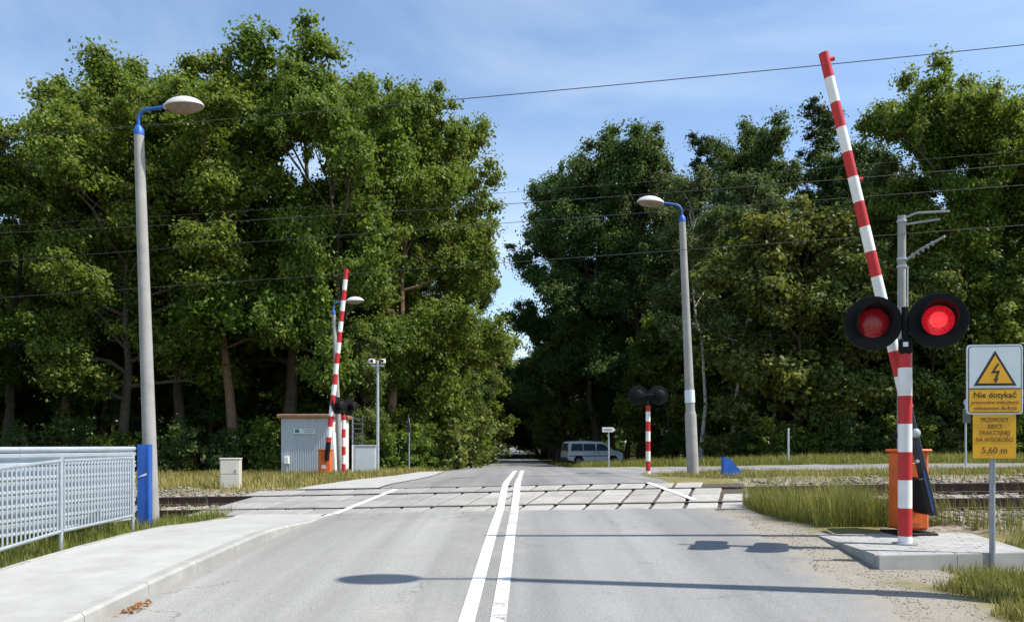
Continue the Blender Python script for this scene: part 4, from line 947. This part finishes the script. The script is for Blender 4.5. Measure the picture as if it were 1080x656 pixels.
def broadleaf(seed, H, cr, base, nl, per, size, leafm, barkm, tr, top=.8, sub=8, clump=1.0, lean=.0, droop=0, spread=1.0, elong=1.5):
    """trunk with forking limbs; foliage sits in clumps at branch ends so gaps stay between them"""
    rg = np.random.default_rng(seed); mb = MB(); C = []; S = []
    tp = [Vector((0, 0, -.35))]; x = y = 0
    K = 9
    for i in range(1, K+1):
        x += rg.normal()*.16*H/20+lean*H/K*.3; y += rg.normal()*.16*H/20; tp.append(Vector((x, y, H*.90*i/K)))
    rad = [tr*1.5]+[tr*(1-.9*(i/K)**.85) for i in range(1, K+1)]; mb.tube(tp, rad, 9, caps=False)
    def on_trunk(z):
        f_ = min(K-.001, max(0, z/(H*.90)*K)); i = int(f_); return tp[i].lerp(tp[i+1], f_-i), rad[i]*(1-(f_-i))+rad[i+1]*(f_-i)
    ga = rg.uniform(0, 6.28)
    for k in range(nl):
        f_ = (k+.5)/nl; z = H*(base+(top-base)*f_**.9); p, rr = on_trunk(z); ga += 2.4+rg.normal()*.35
        prof = math.sin(math.pi*min(1, (.16+.84*(1-f_))**.75))**.55 if f_ > .35 else .72+.28*f_/.35
        ln = cr*prof*rg.uniform(.72, 1.12)*spread; el = R(12+52*f_+rg.normal()*9)
        d = Vector((math.cos(ga)*math.cos(el), math.sin(ga)*math.cos(el), math.sin(el))); q = p+d*ln
        q.z = min(q.z, H*.97)
        pts = limb(mb, p, q, max(.03, rr*.55), .03, rg, .13, 6, 6)
        C.append(q); S.append(clump*rg.uniform(.8, 1.25))
        for j in range(sub):
            t_ = rg.uniform(.35, 1.0); i = min(4, int(t_*5)); b0 = pts[i].lerp(pts[i+1], t_*5-i if t_*5-i <= 1 else 1)
            dd = Vector(rg.normal(size=3)); dd.z = abs(dd.z)*.7+.12-droop*.6; dd = (dd.normalized()+d*.55).normalized()
            l2 = cr*rg.uniform(.2, .42); e_ = b0+dd*l2; e_.z = max(e_.z, .5)
            limb(mb, b0, e_, .025, .008, rg, .15, 4, 3)
            C.append(e_); S.append(clump*rg.uniform(.55, 1.15)); C.append(b0.lerp(e_, .55)+Vector(rg.normal(size=3))*.25); S.append(clump*rg.uniform(.5, .95))
    for j in range(5):   # leaders at the top
        e_ = tp[-1]+Vector((rg.normal()*cr*.22, rg.normal()*cr*.22, H*rg.uniform(-.02, .10))); limb(mb, tp[-2], e_, .05, .01, rg, .1, 5, 4)
        C.append(e_); S.append(clump*rg.uniform(.6, .95)); C.append(tp[-2].lerp(e_, .6)); S.append(clump*rg.uniform(.6, 1))
    C = np.array([tuple(c_) for c_ in C]); S = np.array(S)
    return mb.mesh('trunk', barkm, True), leaves('crown', C, S, per, size, rg, leafm, droop=droop, elong=elong), H
def pine(seed, H, tr):
    rg = np.random.default_rng(seed); mb = MB(); C = []; S = []
    tp = [Vector((0, 0, -.3))]+[Vector((rg.normal()*.12, rg.normal()*.12, H*.97*i/8)) for i in range(1, 9)]; mb.tube(tp, [tr*1.3]+[tr*(1-.85*i/8) for i in range(1, 9)], 8, caps=False)
    ga = 0
    for k in range(34):
        f_ = k/34; z = H*(.45+.52*f_); ga += 2.4+rg.normal()*.3; ln = (2.9*(1-f_)**.7+.4)*rg.uniform(.5, 1.1); el = R(8+25*f_)
        i = min(7, int(z/(H*.97)*8)); p = tp[i].lerp(tp[i+1], z/(H*.97)*8-i); d = Vector((math.cos(ga)*math.cos(el), math.sin(ga)*math.cos(el), math.sin(el)))
        limb(mb, p, p+d*ln, .05, .012, rg, .1, 5, 4)
        for j in range(5):
            c_ = p+d*ln*rg.uniform(.4, 1.05)+Vector(rg.normal(size=3))*.35; C.append(tuple(c_)); S.append(rg.uniform(.35, .7))
    return mb.mesh('trunk', M['brown_bark'], True), leaves('crown', np.array(C), np.array(S), 150, .085, rg, M['needle'], flat=.55, up=.9, elong=3.2), H
def shrub(seed, H, cr, leafm, per=95, size=.13):
    rg = np.random.default_rng(seed); mb = MB(); C = []; S = []
    for k in range(9):
        a = rg.uniform(0, 6.28); q = Vector((math.cos(a)*cr*rg.uniform(.2, .8), math.sin(a)*cr*rg.uniform(.2, .8), H*rg.uniform(.6, .95))); pts = limb(mb, (0, 0, -.1), q, .04, .012, rg, .12, 5, 6)
        for j in range(9):
            i = rg.integers(1, 6); c_ = pts[i]+Vector(rg.normal(size=3))*cr*.22; c_.z = max(.3, c_.z); C.append(tuple(c_)); S.append(rg.uniform(.35, .75)*cr/2.2)
    return mb.mesh('stems', M['bark'], True), leaves('foliage', np.array(C), np.array(S), per, size, rg, leafm), H
PT = {
 'oak1': broadleaf(11, 21, 6.0, .24, 22, 270, .14, M['oak_leaf'], M['bark'], .36, sub=11, clump=.92),
 'oak2': broadleaf(12, 20, 5.6, .18, 21, 270, .14, M['oak_leaf'], M['bark'], .32, sub=11, clump=.9),
 'oak3': broadleaf(13, 22, 5.4, .28, 21, 270, .14, M['oak_leaf'], M['brown_bark'], .34, sub=11, clump=.85, lean=.05),
 'dark1': broadleaf(14, 24, 5.0, .20, 23, 270, .14, M['dark_leaf'], M['bark'], .32, sub=11, clump=.9),
 'dark2': broadleaf(15, 22, 5.2, .12, 23, 270, .14, M['dark_leaf'], M['bark'], .30, sub=11, clump=.9),
 'lime': broadleaf(16, 12, 3.9, .08, 20, 150, .17, M['lime_leaf'], M['bark'], .17, sub=8, clump=.80),
 'maple': broadleaf(17, 9, 3.6, .05, 17, 160, .19, M['oak_leaf'], M['bark'], .14, sub=8, clump=.78),
 'birch': broadleaf(18, 20, 2.6, .36, 20, 105, .12, M['birch_leaf'], M['birch_bark'], .15, top=.9, sub=7, clump=.62, droop=.55, lean=.04),
 'pine': pine(19, 23, .21),
}
SH = {'shrub1': shrub(31, 2.6, 1.7, M['oak_leaf']), 'shrub2': shrub(32, 2.0, 1.6, M['lime_leaf']), 'shrub3': shrub(33, 3.4, 1.9, M['dark_leaf'])}
rt = random.Random(8)
NAMES = {'oak1': 'oak_tree', 'oak2': 'oak_tree', 'oak3': 'oak_tree', 'dark1': 'broadleaf_tree', 'dark2': 'broadleaf_tree', 'lime': 'young_tree', 'maple': 'young_tree', 'birch': 'birch_tree', 'pine': 'pine_tree'}
def tree(kind, X, Y, H, label, group, wide=1.0, rz=None, lower=0):
    tm, cm_, h0 = PT[kind]; s_ = H/h0
    e = empty(NAMES[kind], (X, Y, float(zg(X, Y))-.06-lower), rt.uniform(0, 6.28) if rz is None else rz, label, 'tree', group)
    sx = s_*wide*rt.uniform(.94, 1.06); e.scale = (sx, sx, s_)
    mesh_obj('trunk', tm, e); mesh_obj('crown', cm_, e); return e
def tp(kind, x, d, topy, label, group='trees at the edge of the wood', wide=1.0, rz=None):
    X = (x-540)/840*d; z0 = float(zg(X, d)); H = (EYE+(469-topy)/840*d-z0)/1.045
    return tree(kind, X, d, H, label, group, wide, rz)
GL, GR = 'oaks left of the crossing', 'trees right of the forest road'
tp('oak2', -75, 35, 165, 'oak at the far left edge, left of the corrugated wall', GL)
tp('oak1', 8, 39, 128, 'leftmost full oak, behind the corrugated wall', GL, .92)
tp('oak3', 60, 43, 88, 'oak showing just left of the left lamp pole top', GL, .9)
tp('oak2', 128, 37, 92, 'bushy oak directly behind the left lamp pole', GL)
tp('oak1', 190, 41, 66, 'tall oak under the left lamp head', GL, .95)
tp('oak3', 245, 37, 52, 'tall oak above the small cream cable cabinet', GL, 1.0)
tp('oak1', 308, 40, 36, 'tallest oak, rising above the relay hut', GL, 1.05)
tp('oak2', 352, 37, 75, 'oak behind the far left barrier arm', GL, .85)
tp('oak3', 405, 41, 88, 'oak behind the camera mast', GL, .95)
tp('oak1', 468, 45, 112, 'rightmost tall oak of the left wood, beside the sky gap', GL, .80)
tp('maple', 440, 42, 330, 'low leafy tree behind the triangular sign', 'young roadside trees', .8)
tp('maple', 462, 48, 330, 'young bright green tree nearest the left side of the forest road', 'young roadside trees', .62)
tp('lime', 478, 57, 330, 'pale green young tree further along the left roadside', 'young roadside trees', .6)
tp('lime', 385, 37, 350, 'low young tree between relay hut and camera mast', 'young roadside trees', .7)
tp('dark1', 488, 64, 215, 'darker tree leaning over the left side of the forest road', GL, .6)
tp('dark2', 590, 76, 170, 'dark tree left of the van, overhanging the forest road', GR, .85)
tp('dark1', 628, 73, 138, 'dense dark tree directly behind the van', GR, .95)
tp('dark2', 676, 70, 128, 'tall dark tree behind the far crossing signal', GR, .95)
tp('birch', 700, 66, 165, 'slim birch left of the right lamp pole', GR)
tp('birch', 738, 50, 160, 'pale stemmed birch just right of the right lamp pole', GR)
tp('pine', 748, 67, 118, 'dark narrow pine top right of the right lamp', GR)
tp('birch', 776, 47, 165, 'birch with white slanting stem, mid right', GR, 1.1)
tp('dark1', 800, 57, 112, 'tall dark tree left of the near barrier arm', GR, .85)
tp('birch', 812, 46, 190, 'slender birch between the dark tree and the near barrier arm', GR)
tp('lime', 842, 45, 225, 'yellowish green tree left of the near signal lights', GR, 1.05)
tp('pine', 868, 60, 84, 'tall pine behind the tip of the near barrier arm', GR)
tp('dark2', 905, 56, 140, 'dark tree right of the near barrier arm', GR, .9)
tp('lime', 905, 44, 268, 'pale leafy tree behind the near signal', GR, 1.0)
tp('birch', 938, 50, 150, 'birch behind the catenary mast', GR)
tp('oak2', 1005, 45, 72, 'broad tall oak above the warning sign', GR, .85)
tp('oak1', 1062, 44, 88, 'tall oak at the right edge of the view', GR, .85)
tp('lime', 985, 42.5, 285, 'young tree behind the lit red light', GR, .95)
tp('maple', 1060, 42, 300, 'young leafy tree behind the warning sign', GR, 1.0)
tp('oak3', 1130, 43, 95, 'oak just outside the right edge', GR, .9)
tp('maple', 758, 56, 345, 'low leafy tree behind the right lamp pole', GR, .9)
tp('maple', 706, 64, 335, 'low leafy tree behind the far crossing signal', GR, .9)
tp('maple', 800, 55, 330, 'low leafy tree left of the yellowish tree', GR, .9)
# trees along the forest road and rows deeper in the wood: nothing tells them apart
GT = 'trees lining the forest road'
for d in (76, 84, 91, 98, 105, 113, 122, 132, 143, 156, 172, 190):
    for sg in (-1, 1):
        X = sg*((5.6 if d < 80 else 4.2)+rt.uniform(-.3, .6))+(1 if sg > 0 else 0)*.4
        tree(rt.choice(['dark2', 'maple', 'dark1', 'lime']), X, d+rt.uniform(-2, 2), rt.uniform(11, 14) if d > 88 else 12, 'tree lining the shaded forest road beyond the crossing', GT, 1.75 if d > 94 else 1.0)
for X, Y in ((-4, 222), (4.5, 226), (-1.2, 246), (2.6, 250)): tree('dark2', X, Y, 17, 'tree lining the shaded forest road beyond the crossing', GT, 1.6)
GD = 'trees deeper in the wood'
def deep(x0, x1, step, d, top0, top1, kinds):
    x = x0
    while x < x1:
        xx = x+rt.uniform(-.35, .35)*step; dd = d+rt.uniform(-2.5, 2.5); X = (xx-540)/840*dd
        if abs(X) > 5.5: tp(rt.choice(kinds), xx, dd, rt.uniform(top0, top1), f"{'left' if X < 0 else 'right'} wood tree mostly hidden behind the front trees", GD+(', left' if X < 0 else ', right'))
        x += step
deep(-190, 480, 75, 49, 205, 250, ['oak1', 'oak2', 'dark2']); deep(-200, 495, 62, 57, 200, 250, ['dark1', 'dark2', 'oak2']); deep(-200, 500, 52, 68, 230, 280, ['dark2', 'dark1'])
deep(590, 1290, 70, 76, 215, 260, ['dark1', 'dark2']); deep(760, 1260, 62, 64, 205, 250, ['dark2', 'oak2', 'dark1']); deep(600, 1290, 45, 92, 220, 270, ['dark2', 'dark1']); deep(1150, 1290, 60, 47, 100, 140, ['oak1', 'oak2'])
deep(790, 1180, 60, 53, 260, 320, ['maple', 'dark2']); deep(-150, 440, 60, 45, 300, 360, ['maple', 'dark2'])
# the far wood: one unbroken mass of foliage beyond the trees one can tell apart
rgw = np.random.default_rng(77); n_ = 5200; X = rgw.uniform(-190, 190, n_); Y = rgw.uniform(98, 150, n_); k = np.abs(X) > 5.0; X, Y = X[k], Y[k]
X2 = rgw.uniform(-30, 30, 260); X2 = X2[np.abs(X2) > .9]; Y2 = rgw.uniform(262, 300, len(X2)); X = np.concatenate([X, X2]); Y = np.concatenate([Y, Y2])
Cw = np.stack([X, Y, 14*rgw.random(len(X))**1.7+.3], 1); Sw = rgw.uniform(1.6, 3.2, len(X))
tag(mesh_obj('far_wood', leaves('far_wood', Cw, Sw, 46, .62, rgw, M['dark_leaf'])), 'dark mass of the far wood behind all the trees', 'wood', kind='stuff')
# shrubs at the foot of the wood
def bush(kind, x, d, H, label, group, wide=1.0):
    tm, cm_, h0 = SH[kind]; X = (x-540)/840*d; e = empty('shrub', (X, d, float(zg(X, d))-.04), rt.uniform(0, 6.28), label, 'shrub', group); s_ = H/h0; e.scale = (s_*wide, s_*wide, s_)
    mesh_obj('stems', tm, e); mesh_obj('foliage', cm_, e)
for x, d, H in ((-40, 36, 2.4), (20, 35, 2.0), (70, 36, 2.6), (115, 35, 1.8), (190, 35, 2.2), (235, 36, 1.8), (275, 37, 2.5)):
    bush(rt.choice(['shrub1', 'shrub3']), x, d, H, 'dark shrub under the oaks left of the relay hut', 'shrubs under the left oaks')
for x, d, H in ((412, 38, 1.8), (440, 40, 2.2), (462, 42, 2.6), (480, 46, 2.8), (490, 52, 3.0), (497, 58, 3.0), (503, 66, 3.2)):
    bush(rt.choice(['shrub1', 'shrub2']), x, d, H, 'leafy shrub along the left side of the forest road', 'shrubs along the left roadside')
for x, d, H in ((690, 66, 2.2), (712, 60, 2.0), (738, 52, 2.0), (760, 46, 1.6), (790, 45, 1.8), (822, 43, 2.2), (856, 43, 1.7), (888, 42, 2.3), (925, 42, 2.0), (962, 41, 2.2), (1000, 41, 1.8), (1040, 41, 2.4), (1085, 41, 2.2), (1130, 41, 2.2)):
    bush(rt.choice(['shrub1', 'shrub2', 'shrub3']), x, d, H, 'low shrub at the foot of the right wood behind the side road', 'shrubs behind the side road')

# ------------------------------------------------------------------ grass
def grass(name, n_, xa, xb, ya, yb, keep, h0, h1, w, material, label, seed, zf=zg):
    rg = np.random.default_rng(seed); X = rg.uniform(xa, xb, n_); Y = rg.uniform(ya, yb, n_)
    k = keep(X, Y, rg); X, Y = X[k], Y[k]; n_ = len(X); Z = zf(X, Y)-.01
    tuft = .45+.9*np.clip(.5+.22*np.sin(X*2.1+np.sin(Y*1.3)*2)*np.sin(Y*2.7+X*.6)+.2*np.sin(X*5.7+Y*3.1)*np.sin(Y*6.9-X*2.2)+.2*np.sin(X*13.3-Y*4)*np.sin(Y*15.1+X*5), 0, 1)
    h = (h0+(h1-h0)*rg.random(n_)**1.7)*tuft*1.15; a = rg.uniform(0, 6.28, n_); lean = rg.uniform(.05, .6, n_)*h; ca, sa = np.cos(a), np.sin(a); ww = w*rg.uniform(.6, 1.4, n_)
    b1 = np.stack([X-sa*ww, Y+ca*ww, Z], 1); b2 = np.stack([X+sa*ww, Y-ca*ww, Z], 1)
    mid1 = np.stack([X-sa*ww*.7+ca*lean*.35, Y+ca*ww*.7+sa*lean*.35, Z+h*.6], 1); mid2 = np.stack([X+sa*ww*.7+ca*lean*.35, Y-ca*ww*.7+sa*lean*.35, Z+h*.6], 1)
    t_ = np.stack([X+ca*lean, Y+sa*lean, Z+h], 1)
    V = np.stack([b1, b2, mid2, mid1, t_], 1).reshape(-1, 3); i = np.arange(n_)[:, None]*5
    F = np.concatenate([np.concatenate([i, i+1, i+2], 1), np.concatenate([i, i+2, i+3], 1), np.concatenate([i+3, i+2, i+4], 1)])
    return tag(mesh_obj(name, np_mesh(name, V, F, material)), label, 'grass', kind='stuff')
def inside_pad(X, Y): return (X > 3.5) & (X < 5.7+.0*Y) & (Y > 7.62) & (Y < 10.0) & ((X-5.22)*1.94-(Y-7.98)*.40 < .15)
def k_left(X, Y, rg):
    n_, t_ = nt(X, Y); return (X < xl(Y)-1.78) & ((n_ < -1.25) | (rg.random(len(X)) < .3)) & (n_ < -.85)
grass('verge_grass', 46000, -8.5, -4.9, 5.5, 14.6, k_left, .04, .20, .004, M['grass'], 'thin grass between the pavement, the fence and the corrugated wall', 41)
def k_leftbed(X, Y, rg):
    n_, t_ = nt(X, Y); return (t_ < DECK0-.15) & (np.abs(n_) < 1.2) & (rg.random(len(X)) < .35+.65*(t_ < -7))
grass('track_weeds', 9000, -16, -5, 13, 19, k_leftbed, .08, .26, .006, M['dry_grass'], 'weeds growing through the track left of the deck', 42)
def k_leftfar(X, Y, rg):
    n_, t_ = nt(X, Y); return (n_ > 2.0) & (X < np.interp(Y, WX, WO)-.1) & (Y < 34) & (rg.random(len(X)) < 1-sstep(Y, 29, 34)*.6)
grass('far_verge_grass', 90000, -22, -2.5, 15.5, 34, k_leftfar, .05, .22, .008, M['dry_grass'], 'dry yellow grass beyond the rails in front of the relay hut', 43)
def k_right(X, Y, rg):
    n_, t_ = nt(X, Y); e_ = 3.58+.18*np.sin(Y*2)+.10*np.sin(Y*5.1); return (X > e_) & (n_ < -1.05) & ((Y > 9.75) | (X > 5.75)) & ~inside_pad(X, Y) & ((X < 5.75) | (rg.random(len(X)) < .16)) & ((t_ < 5.4) | (n_ < -3.1) | (rg.random(len(X)) < .03)) & (Y > 7.7)
grass('tall_grass', 130000, 3.6, 11, 7.6, 14, k_right, .10, .50, .0036, M['grass'], 'tall green and yellow grass between pad, shoulder and rails', 44)
def k_seed(X, Y, rg): return k_right(X, Y, rg) & (rg.random(len(X)) < .8)
grass('seed_stalks', 42000, 3.6, 9, 9.4, 13.5, k_seed, .14, .58, .0030, M['dry_grass'], 'pale dry seed stalks standing in the tall grass near the rails', 51)
def k_front(X, Y, rg):
    e_ = 3.86+.2*np.sin(Y*3.1)+.1*np.sin(Y*7)+.75*sstep(Y, 6.9, 7.6); return (X > e_) & (Y < 7.75) | (X > 5.5) & (Y < 9)
grass('front_grass', 70000, 3.8, 8.5, 3.5, 9, k_front, .05, .20, .0036, M['grass'], 'short grass around the warning sign post', 45)
def k_brown(X, Y, rg):
    e_ = 3.80+.2*np.sin(Y*3.1)+.1*np.sin(Y*7)+.75*sstep(Y, 6.9, 7.6); return (X > e_-.1) & (X < e_+.55) & (Y < 7.8)
grass('dry_front_grass', 22000, 3.7, 6, 3.5, 7.8, k_brown, .04, .15, .005, M['dry_grass'], 'brownish dry grass fringe along the sandy shoulder', 46)
def k_island(X, Y, rg):
    n_, t_ = nt(X, Y); e0 = np.interp(Y, [16, 19, 21, 22.3], [4.3, 3.7, 3.8, 5.6]); return (n_ > 1.9) & (X > e0) & (Y < 22.2-.35*np.exp(-((X-2.2)/2)**2)+.012*X) & ((t_ > 4.6) | (n_ > 3.0) | (rg.random(len(X)) < .5)) & seen(X, Y)
grass('island_grass', 60000, 3.5, 20, 13, 22.6, k_island, .03, .15, .007, M['dry_grass'], 'dry grass strip between far rail and side road', 47)
def k_meadow(X, Y, rg): return (X > 5.0-1.6*sstep(Y, 30, 36)) & (Y > 27.9+.012*X+2.6*np.exp(-((X-2.2)/2.2)**2)) & seen(X, Y) & (rg.random(len(X)) < 1-.5*sstep(Y, 40, 46))
grass('meadow_grass', 130000, 3, 38, 28, 47, k_meadow, .08, .36, .012, M['grass'], 'green meadow strip between side road and the right wood', 48)
def k_road(X, Y, rg): return ((X > 3.1) & (X < 8.5) & (Y > 47)) | ((X < -3.0) & (X > -6) & (Y > 34))
grass('roadside_grass', 40000, -6, 8.5, 31, 75, k_road, .05, .24, .014, M['grass'], 'long grass lining both sides of the forest road', 49)
# dry leaves blown against the kerb
rg9 = np.random.default_rng(50); n_ = 130; X = -3.12+rg9.normal(size=n_)*.045-.02; X = np.minimum(X, 9); Y = 6.55+rg9.normal(size=n_)*.10; X = xl(Y)+.06+np.abs(rg9.normal(size=n_))*.06
Z = zr(X, Y)+.012+rg9.random(n_)*.02; p = np.stack([X, Y, Z], 1); a = rg9.normal(size=(n_, 3))*.014; b_ = rg9.normal(size=(n_, 3))*.011; a[:, 2] *= .4; b_[:, 2] *= .4
V = np.stack([p-a, p+b_, p+a, p-b_], 1).reshape(-1, 3)
M['dry_leaf'] = mat('dry leaf', (.30, .15, .06), .8, vary=.4, scale=30)
tag(mesh_obj('dry_leaves', np_mesh('dry_leaves', V, np.arange(n_*4).reshape(-1, 4), M['dry_leaf'])), 'small heap of brown leaves in the gutter by the kerb', 'leaves', kind='stuff')
